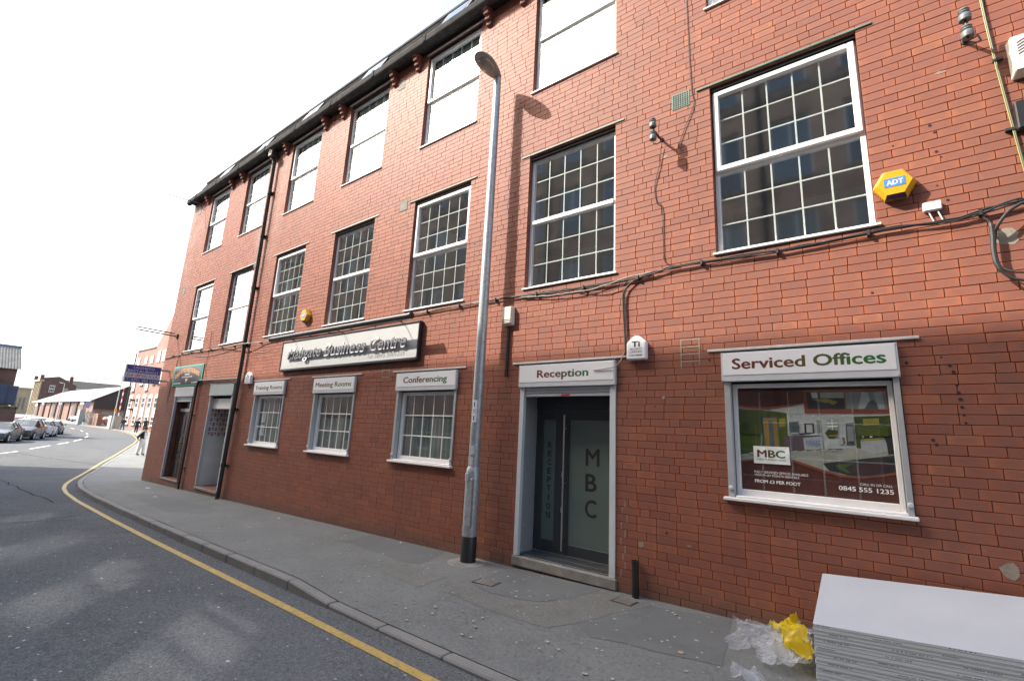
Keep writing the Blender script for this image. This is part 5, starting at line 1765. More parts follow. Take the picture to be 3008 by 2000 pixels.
# litter along the wall foot
for i, (x, y, s, m) in enumerate(((-1.85, -.33, .03, 'leaf'), (-6.6, -.12, .02, 'white'), (-10.2, -.4, .03, 'white'), (-17.8, -.6, .09, 'white'), (-15.4, -1.1, .06, 'white'), (-1.5, -1.25, .03, 'leaf'))):
    z = pave_z(x, y, -2.5) + .004
    pts = [(x + s * math.cos(a) * rng.uniform(.5, 1.1), y + s * math.sin(a) * rng.uniform(.5, 1.1), z + rng.uniform(0, .012)) for a in np.linspace(0, 2 * math.pi, 7, endpoint=False)]
    o = MB().poly(pts).build('litter', pmat('litter_' + m, (.62, .62, .62) if m == 'white' else (.33, .25, .14), .8))
    tag(o, ['pale dry leaf on the pavement left of the plastic film', 'tiny white scrap at the wall foot left of the lamp post', 'small white scrap on the pavement under the meeting rooms window', 'largest white scrap on the pavement in front of the panelled door', 'white scrap on the pavement in front of the open doorway', 'pale dry leaf on the pavement near the bottom edge'][i], 'litter', 'scraps on the pavement')

# ------------------------------------------------------------------ people
M_SKIN = pmat('skin', (.45, .26, .19), .55, var=.08, scale=20)


def person(label, loc, rz, J, cols, hair=(.03, .02, .015), cap=None, extra=None):
    """one continuous body: joints grown into a surface with the Skin modifier; +X is forward"""
    t = thing('person', label, 'person', loc, rz, 'people in the street')
    names = list(J)
    vs = [J[n][0] for n in names]
    ed = [(names.index(a), names.index(b)) for a, b in (
        ('pelvis', 'waist'), ('waist', 'chest'), ('chest', 'neck'), ('neck', 'head'), ('head', 'crown'), ('head', 'nose'),
        ('chest', 'shL'), ('shL', 'elL'), ('elL', 'wrL'), ('wrL', 'haL'), ('chest', 'shR'), ('shR', 'elR'), ('elR', 'wrR'), ('wrR', 'haR'),
        ('pelvis', 'hipL'), ('hipL', 'knL'), ('knL', 'anL'), ('anL', 'toL'), ('pelvis', 'hipR'), ('hipR', 'knR'), ('knR', 'anR'), ('anR', 'toR'))]
    me = bpy.data.meshes.new('body')
    me.from_pydata(vs, ed, [])
    ob = bpy.data.objects.new('body', me)
    COL.objects.link(ob)
    md = ob.modifiers.new('skin', 'SKIN')
    for i, n in enumerate(names):
        r = J[n][1]
        me.skin_vertices[0].data[i].radius = r if isinstance(r, tuple) else (r, r)
        me.skin_vertices[0].data[i].use_root = (n == 'pelvis')
    sd = ob.modifiers.new('sub', 'SUBSURF')
    sd.levels = sd.render_levels = 2
    dg = bpy.context.evaluated_depsgraph_get()
    dg.update()
    m2 = bpy.data.meshes.new_from_object(ob.evaluated_get(dg))
    bpy.data.objects.remove(ob)
    m2.name = 'body'
    m2.materials.clear()
    keys = ['skin', 'top', 'trousers', 'shoes', 'bib']
    for k in keys:
        m2.materials.append(cols.get(k, M_SKIN))
    region = {('neck', 'head'): 0, ('head', 'crown'): 0, ('head', 'nose'): 0, ('wrL', 'haL'): 0, ('wrR', 'haR'): 0, ('anL', 'toL'): 3, ('anR', 'toR'): 3}
    for a, b in (('hipL', 'knL'), ('knL', 'anL'), ('hipR', 'knR'), ('knR', 'anR'), ('pelvis', 'hipL'), ('pelvis', 'hipR')): region[a, b] = 2
    segs = [(Vector(vs[i]), Vector(vs[j]), region.get((names[i], names[j]), 1)) for i, j in ed]
    for p in m2.polygons:
        c = p.center
        best, bi = 1e9, 1
        for a, b, k in segs:
            d = b - a
            u = max(0, min(1, (c - a).dot(d) / max(d.length_squared, 1e-9)))
            q = (c - (a + d * u)).length
            if q < best: best, bi = q, k
        if bi == 1 and 'bib' in cols and c.x > .02 + .0 * c.z and c.z < J['chest'][0][2] + .10 and abs(c.y) < .13: bi = 4
        if bi == 1 and 'bib' in cols and c.z < J['waist'][0][2] - .02 and abs(c.y) < .2: bi = 2
        p.material_index = bi
        p.use_smooth = True
    o = link('body', m2, t)
    h, c = Vector(J['head'][0]), Vector(J['crown'][0])
    up = (c - h).normalized()
    fw = Vector((1, 0, 0))
    for s in (-1, 1):
        e = h + fw * .088 + Vector((0, s * .033, .015))
        MB().lathe([(.004, -.012), (.012, -.008), (.014, 0), (.012, .008), (.004, .012)], e, 8).build('eye', M_DARK, t, local=True, smooth=True)
        MB().lathe([(.008, -.03), (.016, -.01), (.018, .012), (.008, .03)], h + Vector((-.005, s * .082, .0)), 8).build('ear', cols['skin'], t, local=True, smooth=True)
    vsn, fsn = [], []
    rows, cn = 7, 14
    for r_ in range(rows):
        ph = R(88 - r_ * 17)
        for k in range(cn):
            a = 2 * math.pi * k / cn
            front = max(0, math.cos(a))
            pz = max(math.sin(ph), -.2 + .62 * front)
            cr = math.sqrt(max(0, 1 - min(1, pz) ** 2)) if pz > 0 else 1
            vsn.append((h.x - .012 + .108 * cr * math.cos(a), h.y + .092 * cr * math.sin(a), h.z + .028 + .118 * pz))
    fsn = [(i * cn + k, i * cn + (k + 1) % cn, (i + 1) * cn + (k + 1) % cn, (i + 1) * cn + k) for i in range(rows - 1) for k in range(cn)] + [tuple(range(cn))]
    MB().add(vsn, fsn).build('hair', pmat('hair_%.3f' % hair[0], hair, .7), t, local=True, smooth=True)
    if cap:
        mb = MB().lathe([(.108, .045), (.114, .09), (.098, .135), (.05, .16), (.004, .165)], (h.x - .012, h.y, h.z), 16)
        mb.hexa([(h.x + .06, h.y - .075, h.z + .045), (h.x + .19, h.y - .05, h.z + .03), (h.x + .19, h.y + .05, h.z + .03), (h.x + .06, h.y + .075, h.z + .045), (h.x + .06, h.y - .075, h.z + .06), (h.x + .19, h.y - .05, h.z + .042), (h.x + .19, h.y + .05, h.z + .042), (h.x + .06, h.y + .075, h.z + .06)])
        mb.build('cap', cap, t, local=True, smooth=True)
    # five fingers to a hand
    for s, n in (('L', 1), ('R', -1)):
        w, q = Vector(J['wr' + s][0]), Vector(J['ha' + s][0])
        d = (q - w).normalized()
        side = d.cross(Vector((0, n, .2))).normalized()
        for f in range(5):
            if f == 4:
                a = w + d * .03 + side * .035
                MB().tube([a, a + d * .035 + side * .02, a + d * .06 + side * .015], [.012, .011, .008], 6).build('thumb', cols['skin'], t, local=True, smooth=True)
            else:
                a = q + side * (.026 - f * .017)
                L_ = (.07, .078, .072, .055)[f]
                MB().tube([a, a + d * L_ * .5, a + d * L_ * .85 + Vector((.018, 0, 0))], [.0095, .009, .007], 6).build('finger', cols['skin'], t, local=True, smooth=True)
    if extra: extra(t)
    return t


def joints(stride=.0, lean=.0, arms='hang', h=1.0, bulk=1.0):
    S = h
    J = dict(pelvis=((0, 0, .95 * S), (.15 * bulk, .115 * bulk)), waist=((lean * .2, 0, 1.10 * S), (.15 * bulk, .11 * bulk)), chest=((lean * .7, 0, 1.33 * S), (.18 * bulk, .125 * bulk)), neck=((lean, 0, 1.50 * S), .058),
             head=((lean + .015, 0, 1.63 * S), (.078, .092)), crown=((lean + .005, 0, 1.72 * S), (.066, .08)), nose=((lean + .115, 0, 1.615 * S), .016))
    for s, n in (('L', 1), ('R', -1)):
        k = stride * n
        J['sh' + s] = ((lean * .85, .185 * n * bulk, 1.42 * S), .068 * bulk)
        if arms == 'hang':
            J['el' + s] = ((lean * .6 - k * .25 - .03, .245 * n * bulk, 1.15 * S), .05 * bulk)
            J['wr' + s] = ((lean * .6 - k * .4 + .06, .255 * n * bulk, .91 * S), .032)
            J['ha' + s] = ((lean * .6 - k * .45 + .09, .252 * n * bulk, .84 * S), (.036, .022))
        elif arms == 'pocket':
            J['el' + s] = ((lean * .5 - .12, .30 * n * bulk, 1.16 * S), .05 * bulk)
            J['wr' + s] = ((.02, .235 * n * bulk, .97 * S), .036)
            J['ha' + s] = ((.07, .215 * n * bulk, .91 * S), (.036, .024))
        else:                                   # behind the back
            J['el' + s] = ((lean * .5 - .16, .25 * n * bulk, 1.15 * S), .055 * bulk)
            J['wr' + s] = ((-.20, .10 * n, .98 * S), .034)
            J['ha' + s] = ((-.215, .03 * n, .94 * S), (.036, .024))
        J['hip' + s] = ((0, .10 * n, .88 * S), .118 * bulk)
        J['kn' + s] = ((k * .35 + .02, .11 * n, .50 * S), .088 * bulk)
        J['an' + s] = ((k * .6 - .02, .115 * n, .085), .068 * bulk)
        J['to' + s] = ((k * .6 + .13, .115 * n, .045), (.045, .036))
    return J


cl = lambda n, c: pmat('cloth_' + n, c, .85, var=.15, scale=14)
blk = cl('black', (.016, .017, .020))
painter_cols = dict(skin=M_SKIN, top=blk, trousers=cl('white_bib', (.68, .66, .60)), shoes=cl('shoe', (.30, .28, .25)), bib=cl('white_bib', (.68, .66, .60)))


def straps(t):
    for s in (-1, 1):
        MB().tube([(.13, .07 * s, 1.36), (.09, .085 * s, 1.47), (0, .085 * s, 1.515), (-.10, .07 * s, 1.46), (-.17, .03 * s, 1.25)], .018, 6).build('strap', painter_cols['bib'], t, local=True, smooth=True)


person('person in white bib overalls, black top and dark cap standing at the building corner', (-36.2, 3.98, gz(-36.2)), R(52), joints(.16, .06, 'back', .97, 1.28), painter_cols, (.05, .04, .035), blk, straps)
jean = cl('jeans', (.06, .09, .15))
person('person in dark jacket and blue jeans walking past the lamp post', (-88.4, 15.35, gz(-88.4)), R(190), joints(.35, .04, 'hang', 1.02, 1.2), dict(skin=M_SKIN, top=cl('brown_jacket', (.045, .035, .035)), trousers=jean, shoes=blk))
person('person all in black walking away with hands in pockets, left of the pair', (-81.0, 15.15, gz(-81)), R(165), joints(.32, .05, 'pocket', 1.04, 1.2), dict(skin=M_SKIN, top=blk, trousers=cl('navy', (.02, .022, .035)), shoes=blk))
person('person in broad dark green coat walking away, right of the pair', (-84.4, 17.0, gz(-84.4)), R(170), joints(.30, .05, 'pocket', 1.06, 1.3), dict(skin=M_SKIN, top=cl('green_coat', (.02, .03, .03)), trousers=cl('navy', (.02, .022, .035)), shoes=blk))

# ------------------------------------------------------------------ cars
M_TYRE = pmat('tyre', (.018, .018, .018), .85, var=.2)
M_RIM = pmat('alloy_rim', (.48, .48, .50), .3, .8, var=.08)
M_CGLASS = glass_mat('car_glass', 1.7, (.30, .36, .36))
M_LAMPR = pmat('tail_lamp_red', (.45, .01, .012), .2, var=.1)
M_LAMPW = pmat('head_lamp_clear', (.60, .62, .64), .12, .3, var=.05)
M_PLATEW = pmat('number_plate_white', (.70, .70, .68), .4)
M_PLATEY = pmat('number_plate_yellow', (.70, .50, .04), .4)
M_TRIM = pmat('black_trim', (.015, .015, .016), .6)


def paint(n, c):
    return pmat('car_paint_' + n, c, .35, .1, var=.03, scale=2, coat=.35)


SHAPES = {  # x forward: (x, half width, sill z, belt z, roof z, half roof width), cabin = belt < roof
    'saloon': [(2.28, .55, .32, .52, .52, .50), (2.18, .80, .22, .66, .68, .68), (1.4, .875, .20, .80, .86, .72), (.92, .885, .20, .88, .93, .70), (.25, .89, .20, .92, 1.36, .60), (-.4, .89, .20, .94, 1.43, .60), (-1.05, .885, .20, .95, 1.36, .58), (-1.62, .88, .22, .96, 1.02, .66), (-2.15, .84, .26, .94, .98, .68), (-2.28, .70, .36, .80, .82, .60)],
    'hatch': [(1.98, .52, .32, .54, .54, .48), (1.88, .78, .22, .70, .72, .66), (1.25, .85, .20, .86, .92, .70), (.85, .86, .20, .94, 1.0, .68), (.15, .865, .20, .97, 1.44, .58), (-.6, .865, .20, .99, 1.49, .58), (-1.35, .86, .22, 1.02, 1.40, .54), (-1.80, .84, .26, 1.02, 1.08, .60), (-1.95, .74, .36, .80, .82, .58)],
    'mpv': [(2.28, .55, .32, .56, .56, .50), (2.18, .82, .22, .74, .77, .70), (1.55, .90, .20, .90, .98, .74), (1.15, .905, .20, .98, 1.06, .72), (.30, .91, .20, 1.04, 1.58, .64), (-.6, .91, .20, 1.06, 1.64, .64), (-1.6, .905, .20, 1.08, 1.56, .60), (-2.05, .88, .24, 1.06, 1.14, .64), (-2.25, .76, .36, .84, .86, .60)],
}


def car(label, kind, col, loc, rz, grp='cars parked along the street', plates=True):
    t = thing('parked_car', label, 'car', loc, rz, grp)
    S = SHAPES[kind]
    body, glass = MB(), MB()
    n = len(S)
    ring = []
    for (x, w, zs, zb, zr, wr) in S:
        ring.append([(x, -w * .93, zs), (x, -w, (zs + zb) / 2), (x, -w * .985, zb), (x, -wr, zr), (x, wr, zr), (x, w * .985, zb), (x, w, (zs + zb) / 2), (x, w * .93, zs)])
    vs = [p for r in ring for p in r]
    bf, gf = [], []
    for i in range(n - 1):
        a, b = S[i], S[i + 1]
        ca, cb_ = a[4] - a[3] > .2, b[4] - b[3] > .2
        for k in range(8):
            f = (i * 8 + k, i * 8 + (k + 1) % 8, (i + 1) * 8 + (k + 1) % 8, (i + 1) * 8 + k)
            side = k in (2, 4)
            if (side and (ca or cb_)) or (k == 3 and ca != cb_): gf.append(f)
            else: bf.append(f)
    bf += [tuple(range(8))[::-1], tuple(range((n - 1) * 8, n * 8))]
    body.add(vs, bf)
    glass.add(vs, gf)
    pm0 = paint(*col)
    b_ = body.build('body', pm0, t, local=True, smooth=True)
    glass.build('windows', M_CGLASS, t, local=True)
    # cabin floor and seats so that the glass shows a dark interior
    xf = [s[0] for s in S if s[4] - s[3] > .2]
    MB().box(min(xf) - .3, max(xf) + .3, -.55, .55, .3, S[3][3] - .08).build('interior', M_TRIM, t, local=True)
    for sx in (.1, -.75):
        for sy in (-.32, .32):
            MB().box(sx - .12, sx + .02, sy - .22, sy + .22, .5, 1.08).build('seat', M_TRIM, t, local=True, bevel=.05)
    # pillars
    for i, s in enumerate(S):
        if s[4] - s[3] > .2:
            for sy in (-1, 1):
                MB().tube([(s[0], sy * s[1] * .988, s[3]), (s[0], sy * (s[5] + .006), s[4])], .028, 5).build('pillar', pm0 if i in (4, n - 3) else M_TRIM, t, local=True)
    ax = (S[1][0] - .72, S[-2][0] + .78)
    for x in ax:
        for sy in (-1, 1):
            y = sy * (S[3][1] - .10)
            ty = MB().lathe([(.20, -.10), (.30, -.105), (.32, -.07), (.32, .07), (.30, .105), (.20, .10)], (x, y, .32), 20, 'y').build('tyre', M_TYRE, t, local=True, smooth=True)
            MB().lathe([(.05, sy * .085), (.19, sy * .095), (.205, sy * .107)], (x, y, .32), 20, 'y').build('rim', M_RIM, ty, local=True, smooth=True)
            for q in range(5):
                a = 2 * math.pi * q / 5
                MB().tube([(x + .03 * math.cos(a), y + sy * .108, .32 + .03 * math.sin(a)), (x + .19 * math.cos(a), y + sy * .104, .32 + .19 * math.sin(a))], .022, 5).build('spoke', M_RIM, ty, local=True)
            MB().lathe([(.36, 0), (.38, sy * .02), (.36, sy * .04)], (x, sy * (S[3][1] - .028), .33), 20, 'y', cap=False).build('wheel_arch', M_TRIM, t, local=True)
    f0, r0 = S[1], S[-2]
    for sy in (-1, 1):
        MB().hexa([(f0[0] + .045, sy * .40, .56), (f0[0] - .30, sy * (f0[1] + .045), .60), (f0[0] - .32, sy * (f0[1] + .02), .60), (f0[0] + .02, sy * .40, .56), (f0[0] + .01, sy * .42, .69), (f0[0] - .42, sy * (f0[1] + .035), .76), (f0[0] - .44, sy * (f0[1] + .01), .76), (f0[0] - .02, sy * .42, .69)]).build('headlight', M_LAMPW, t, local=True, bevel=.01)
        MB().hexa([(r0[0] - .075, sy * .48, .74), (r0[0] + .12, sy * (r0[1] + .012), .74), (r0[0] + .14, sy * (r0[1] - .02), .74), (r0[0] - .03, sy * .48, .74), (r0[0] - .05, sy * .56, .93), (r0[0] + .20, sy * (r0[1] + .02), .98), (r0[0] + .22, sy * (r0[1] - .02), .98), (r0[0] - .01, sy * .56, .93)]).build('tail_light', M_LAMPR, t, local=True, bevel=.01)
        mx = S[4][0] + .42
        MB().hexa([(mx, sy * .90, .96), (mx + .10, sy * .92, .97), (mx + .10, sy * 1.06, .98), (mx, sy * 1.08, .98), (mx, sy * .90, 1.08), (mx + .08, sy * .92, 1.08), (mx + .08, sy * 1.05, 1.09), (mx, sy * 1.07, 1.10)]).build('mirror', pm0, t, local=True, bevel=.02)
        for dx in (.35, -.62):
            MB().box(dx - .09, dx + .09, sy * (S[4][1]) - .012, sy * (S[4][1]) + .012, .80, .825).build('door_handle', pm0, t, local=True, bevel=.006)
            MB().box(dx - .52, dx - .51, sy * S[4][1] - .006, sy * S[4][1] + .006, .28, .93).build('door_seam', M_TRIM, t, local=True)
    MB().box(S[0][0] - .06, S[0][0] + .02, -.42, .42, .34, .50).build('grille', M_TRIM, t, local=True, bevel=.02)
    MB().box(S[0][0] + .015, S[0][0] + .03, -.26, .26, .40, .51).build('front_plate', M_PLATEW, t, local=True)
    MB().box(S[-1][0] - .03, S[-1][0] - .012, -.26, .26, .56, .67).build('rear_plate', M_PLATEY, t, local=True)
    MB().box(S[0][0] - .2, S[0][0] - .02, -.70, .70, .22, .33).build('bumper', M_TRIM, t, local=True, bevel=.03)
    MB().box(S[-1][0] - .03, S[-1][0] + .2, -.70, .70, .24, .40).build('bumper', M_TRIM, t, local=True, bevel=.03)
    return t


def park(label, kind, col, wheel, ang, front_first=True, side=1):
    """wheel: the road-side wheel nearest the camera; ang: heading of the car"""
    S = SHAPES[kind]
    a = R(ang)
    lx = (S[1][0] - .72) if front_first else (S[-2][0] + .78)
    ly = side * (S[3][1] - .10)
    x = wheel[0] - (lx * math.cos(a) - ly * math.sin(a))
    y = wheel[1] - (lx * math.sin(a) + ly * math.cos(a))
    return car(label, kind, col, (x, y, gz(x) - .105), a)


park('dark grey saloon car at the left edge of the picture, first in the parked row', 'saloon', ('charcoal', (.030, .036, .046)), (-49.6, -.38), -19)
park('black people carrier parked second in the row facing the camera', 'mpv', ('black', (.018, .020, .025)), (-54.4, 1.55), -20)
park('silver hatchback seen from behind, third in the parked row', 'hatch', ('silver', (.42, .44, .47)), (-61.7, 3.75), 164, False, -1)
park('dark blue saloon seen from behind with door mirror out, fourth in the parked row', 'saloon', ('navy', (.03, .045, .08)), (-68.7, 5.4), 166, False, -1)
car('white estate car behind the black people carrier across the side yard', 'mpv', ('white', (.70, .72, .74)), (-74.5, 3.9, gz(-74) - .1), R(190))
car('light blue car roof showing behind the silver hatchback', 'hatch', ('pale_blue', (.40, .50, .62)), (-78.0, 5.6, gz(-78) - .1), R(172))
car('red hatchback at the far end of the parked row beside the brick wall', 'hatch', ('red', (.42, .012, .02)), (-83.5, 3.6, gz(-83) - .1), R(-10))
car('pale silver car behind the red hatchback', 'hatch', ('pale_silver', (.55, .58, .58)), (-90.5, 5.2, gz(-90) - .1), R(-8))
car('silver saloon parked nose in by the grey gate', 'saloon', ('silver', (.42, .44, .47)), (-137, 18.9, gz(-137)), R(-30))
car('second silver hatchback half hidden behind the grey gate post', 'hatch', ('pale_silver', (.55, .58, .58)), (-128, 17.9, gz(-128)), R(-40))
car('bright red car behind the low brick pier', 'hatch', ('bright_red', (.55, .01, .02)), (-107.5, 17.6, gz(-107)), R(205))

# ------------------------------------------------------------------ buildings across and along the street
M_BROWN = brick_tex('brown_brick', (.48, .35, .26), (.36, .25, .185), (.40, .36, .30), axis='sum', course=.078, length=.235, var=.35, msize=.010)
M_ORBRICK = brick_tex('orange_brick', (.25, .115, .082), (.20, .092, .068), (.19, .14, .115), axis='sum', var=.25, course=.078, length=.23, bmp=.2)
M_DKBRICK = brick_tex('dark_brick', (.13, .06, .045), (.10, .05, .04), (.10, .08, .07), axis='sum', var=.3, course=.078, length=.23, bmp=.2)
M_SAND = pmat('sandstone', (.36, .29, .19), .85, var=.25, scale=1.5)
M_CORR = pmat('corrugated_grey', (.13, .13, .12), .95, var=.2, scale=2, stretch=(1, 1, .3))
M_FARW = pmat('far_white_paint', (.78, .78, .77), .5, var=.04)
M_FARG = glass_mat('far_glass', 1.8, (.25, .28, .3))


def holed(mb, P, u, n, rects, W, z0, z1, mi=0):
    """vertical wall from P along u (unit), rects (a, b, z0, z1) left open"""
    ax = sorted({0, W} | {round(v, 3) for r in rects for v in r[:2]})
    az = sorted({z0, z1} | {round(v, 3) for r in rects for v in r[2:]})
    for a, b in zip(ax, ax[1:]):
        for c, d in zip(az, az[1:]):
            if any(r[0] < (a + b) / 2 < r[1] and r[2] < (c + d) / 2 < r[3] for r in rects): continue
            mb.poly([P + u * a + Vector((0, 0, c)), P + u * b + Vector((0, 0, c)), P + u * b + Vector((0, 0, d)), P + u * a + Vector((0, 0, d))], mi)


op = thing('opposite_building', 'brown brick mill across the street mirrored in the windows', 'building', (-13, -10.5, -.3))
OX0, OX1, OY, OH = -40.5, 16.0, -10.5, 16.75
rects = []
n = int((OX1 - OX0) / 2.1)
for i in range(n):
    cx = (-9.84 - OX0) % 2.1 + i * 2.1
    if cx < 1 or cx > OX1 - OX0 - 1: continue
    for (a, b) in ((.9, 2.5), (3.75, 5.95), (7.15, 9.35), (10.5, 12.75), (13.95, 16.1)):
        rects.append((cx - .6, cx + .6, a, b))
mb = MB()
holed(mb, Vector((OX0, OY, 0)), Vector((1, 0, 0)), None, rects, OX1 - OX0, -1.2, OH)
mb.box(OX0 - .15, OX1 + .15, OY - 12, OY + .14, OH, OH + .18)
mb.poly([(OX0, OY, -1.2), (OX0, OY - 12, -1.2), (OX0, OY - 12, OH), (OX0, OY, OH)])
mb.poly([(OX1, OY, -1.2), (OX1, OY - 12, -1.2), (OX1, OY - 12, OH), (OX1, OY, OH)])
mb.poly([(OX0, OY - 12, -1.2), (OX1, OY - 12, -1.2), (OX1, OY - 12, OH), (OX0, OY - 12, OH)])
mb.build('wall', M_BROWN, op, recalc=False)
MB().box(OX0 + .1, OX1 - .1, OY - 1.2, OY - 1.0, -1, OH - .1).build('interior', pmat('dim_room', (.10, .10, .10), .9), op)
fm = MB()
frame_ring(fm, -.6, .6, 0, 2.2, .06, -.16, -.10)
fm.box(-.54, .54, -.15, -.11, 1.05, 1.12)
fm.box(-.02, .02, -.15, -.115, 1.12, 2.14)
fo = fm.build('window', M_FARW)
fme = fo.data
bpy.data.objects.remove(fo)
po = MB().poly([(-.54, -.13, .06), (.54, -.13, .06), (.54, -.13, 2.14), (-.54, -.13, 2.14)]).build('pane', glass_mat('sky_glass', 2.2, (.35, .4, .42)), recalc=False)
pme = po.data
bpy.data.objects.remove(po)
slm = MB().box(-.7, .7, -.16, .05, -.12, 0)
so = slm.build('sill', M_STONE)
sme = so.data
bpy.data.objects.remove(so)
for (a, b, c, d) in rects:
    w = bpy.data.objects.new('window', fme)
    COL.objects.link(w)
    w.parent = op
    w.location = Vector((OX0 + (a + b) / 2, OY, c)) - ORG[op]
    w.scale = (1, 1, (d - c) / 2.2)
    for nm, me in (('pane', pme), ('sill', sme)):
        p = bpy.data.objects.new(nm, me)
        COL.objects.link(p)
        p.parent = w
    if rng.random() < .8:  # pale sheets added behind most panes, standing in for reflected sky
        bl = MB().box(-.52, .52, -.22, -.20, float(rng.choice([.1, .1, .7, 1.1])), 2.14).build('sky_sheen_backing', M_BLIND)
        bl.parent = w
for z in (6.75, 13.55):
    MB().box(OX0, OX1, OY, OY + .08, z, z + .16).build('string_course', M_STONE, op)
for x in (-33, -22.1, -11.0, -2.3, 6.5):
    MB().tube([(x, OY + .1, -.4), (x, OY + .1, OH - .2)], .07, 8).build('drainpipe', M_BLACK, op)

# red brick mill with white arched windows beyond the corner
ml = thing('far_mill', 'sunlit red brick mill with tall white arched windows and gable beyond the corner', 'building', (-90, 18, 0))
mb = MB()
mb.prism([(-99.3, 18, -1), (-72, 18, -1), (-72, 18, 12.8), (-76.8, 18, 12.8), (-83.5, 18, 19.1), (-90.3, 18, 12.76), (-99.3, 18, 12.76)], (0, 22, 0))
mb.build('wall', M_ORBRICK, ml)
MB().box(-99.5, -90.2, 17.85, 18.2, 12.76, 12.95).build('coping', M_STONE, ml)
for cx in (-97.65, -94.05, -90.95, -88.0, -85.1, -82.2, -79.3):
    a = np.linspace(0, math.pi, 9)
    w = MB().prism([(cx - .8, 17.9, .6), (cx + .8, 17.9, .6), (cx + .8, 17.9, 4.8)] + [(cx + .8 * math.cos(q), 17.9, 4.8 + .55 * math.sin(q)) for q in a[1:-1]] + [(cx - .8, 17.9, 4.8)], (0, .15, 0)).build('window', M_FARW, ml)
    for (z0_, z1_) in ((3.3, 4.75), (.75, 1.85)):
        for s in (-.34, .34):
            MB().box(cx + s - .26, cx + s + .26, 17.87, 17.9, z0_, z1_).build('pane', M_DARK, w)
            MB().box(cx + s - .27, cx + s + .27, 17.862, 17.872, (z0_ + z1_) / 2 - .04, (z0_ + z1_) / 2 + .04).build('glazing_bar', M_FARW, w)
    MB().box(cx - .95, cx + .95, 17.8, 18.02, .45, .6).build('sill', M_STONE, w)
for i, cx in enumerate((-97.6, -93.8, -90.9, -87.9, -85.6, -82.2)):
    g = i in (0, 2)
    w = MB().box(cx - .65, cx + .65, 17.88, 18.0, 6.0 if g else 6.9, 8.6).build('window', pmat('grey_shutter', (.36, .40, .38), .7) if g else M_FARW, ml)
    if not g: MB().box(cx - .48, cx + .48, 17.86, 17.88, 7.05, 8.45).build('pane', M_FARG, w)
    MB().box(cx - .8, cx + .8, 17.8, 18.02, 5.85 if g else 6.75, 6.0 if g else 6.9).build('sill', M_STONE, w)
    w = MB().box(cx - .6, cx + .6, 17.88, 18.0, 10.3, 12.1 if i > 2 else 11.5).build('window', M_FARW, ml)
    for s in (-.27, .27):
        MB().box(cx + s - .19, cx + s + .19, 17.86, 17.88, 10.45, 11.4).build('pane', M_FARG, w)
MB().tube([(-99.35, 17.85, 0), (-99.35, 17.85, 12.6)], .09, 8).build('drainpipe', M_BLACK, ml)
for (cx, z) in ((-95.9, 2.9), (-95.9, 4.4)):
    MB().box(cx - .2, cx + .2, 17.4, 18.0, z - .1, z + .2).build('wall_light', M_BLACK, ml)

# long low shed
wh = thing('warehouse', 'long low brick warehouse with pale shallow pitched roof', 'warehouse', (-150, 18, .5))
mb = MB()
mb.prism([(-122.3, 18.2, -.5), (-122.3, 28, -.5), (-122.3, 28, 4.75), (-122.3, 23.1, 7.7), (-122.3, 18.2, 4.75)], (-62, 0, 0))
mb.build('wall', M_ORBRICK, wh)
rf = MB()
rf.add([(-121.8, 17.7, 4.62), (-186, 17.7, 4.62), (-176, 23.1, 7.95), (-121.8, 23.1, 7.95), (-121.8, 17.7, 4.5), (-186, 17.7, 4.5)], [(0, 1, 2, 3), (0, 4, 5, 1)])
rf.add([(-121.8, 28.5, 4.62), (-186, 28.5, 4.62), (-176, 23.1, 7.95), (-121.8, 23.1, 7.95)], [(0, 3, 2, 1)])
rf.add([(-186, 17.7, 4.62), (-186, 28.5, 4.62), (-176, 23.1, 7.95)], [(0, 1, 2)])
rr = rf.build('roof', pmat('pale_asbestos_roof', (.23, .235, .235), .98, var=.15, scale=.5, stretch=(1, 3, 1), spec=.03), wh, recalc=False)
MB().box(-186, -121.8, 17.5, 17.7, 4.42, 4.66).build('gutter', pmat('pale_green_gutter', (.42, .52, .50), .5), wh)
MB().prism([(-122.2, 18.2, 3.0), (-122.2, 28, 3.0), (-122.2, 28, 4.75), (-122.2, 23.1, 7.68), (-122.2, 18.2, 4.75)], (.08, 0, 0)).build('gable_cladding', pmat('dark_cladding', (.035, .025, .022), .7, var=.2), wh)
for i, x in enumerate((-128, -135, -142, -149, -156, -163, -170, -178)):
    MB().box(x - .12, x + .12, 18.0, 18.22, -.3, 4.45).build('drainpipe', M_BLACK, wh)
    k = i % 3
    if k == 0:
        d = MB().box(x - 4.6, x - 1.6, 18.08, 18.22, -.3, 3.7).build('door', pmat('brown_door', (.12, .05, .035), .6), wh)
        MB().box(x - 4.7, x - 1.5, 18.04, 18.2, 3.75, 4.4).build('fascia_board', M_FARW, wh)
    elif k == 1:
        for q in range(4):
            MB().box(x - 4.4 + q * .8, x - 3.9 + q * .8, 18.1, 18.22, 1.0, 3.9).build('window', pmat('dim_pane', (.16, .15, .14), .3), wh)
MB().box(-182, -179.8, 17.9, 18.0, 3.3, 4.45).build('notice_board', M_FARW, wh)

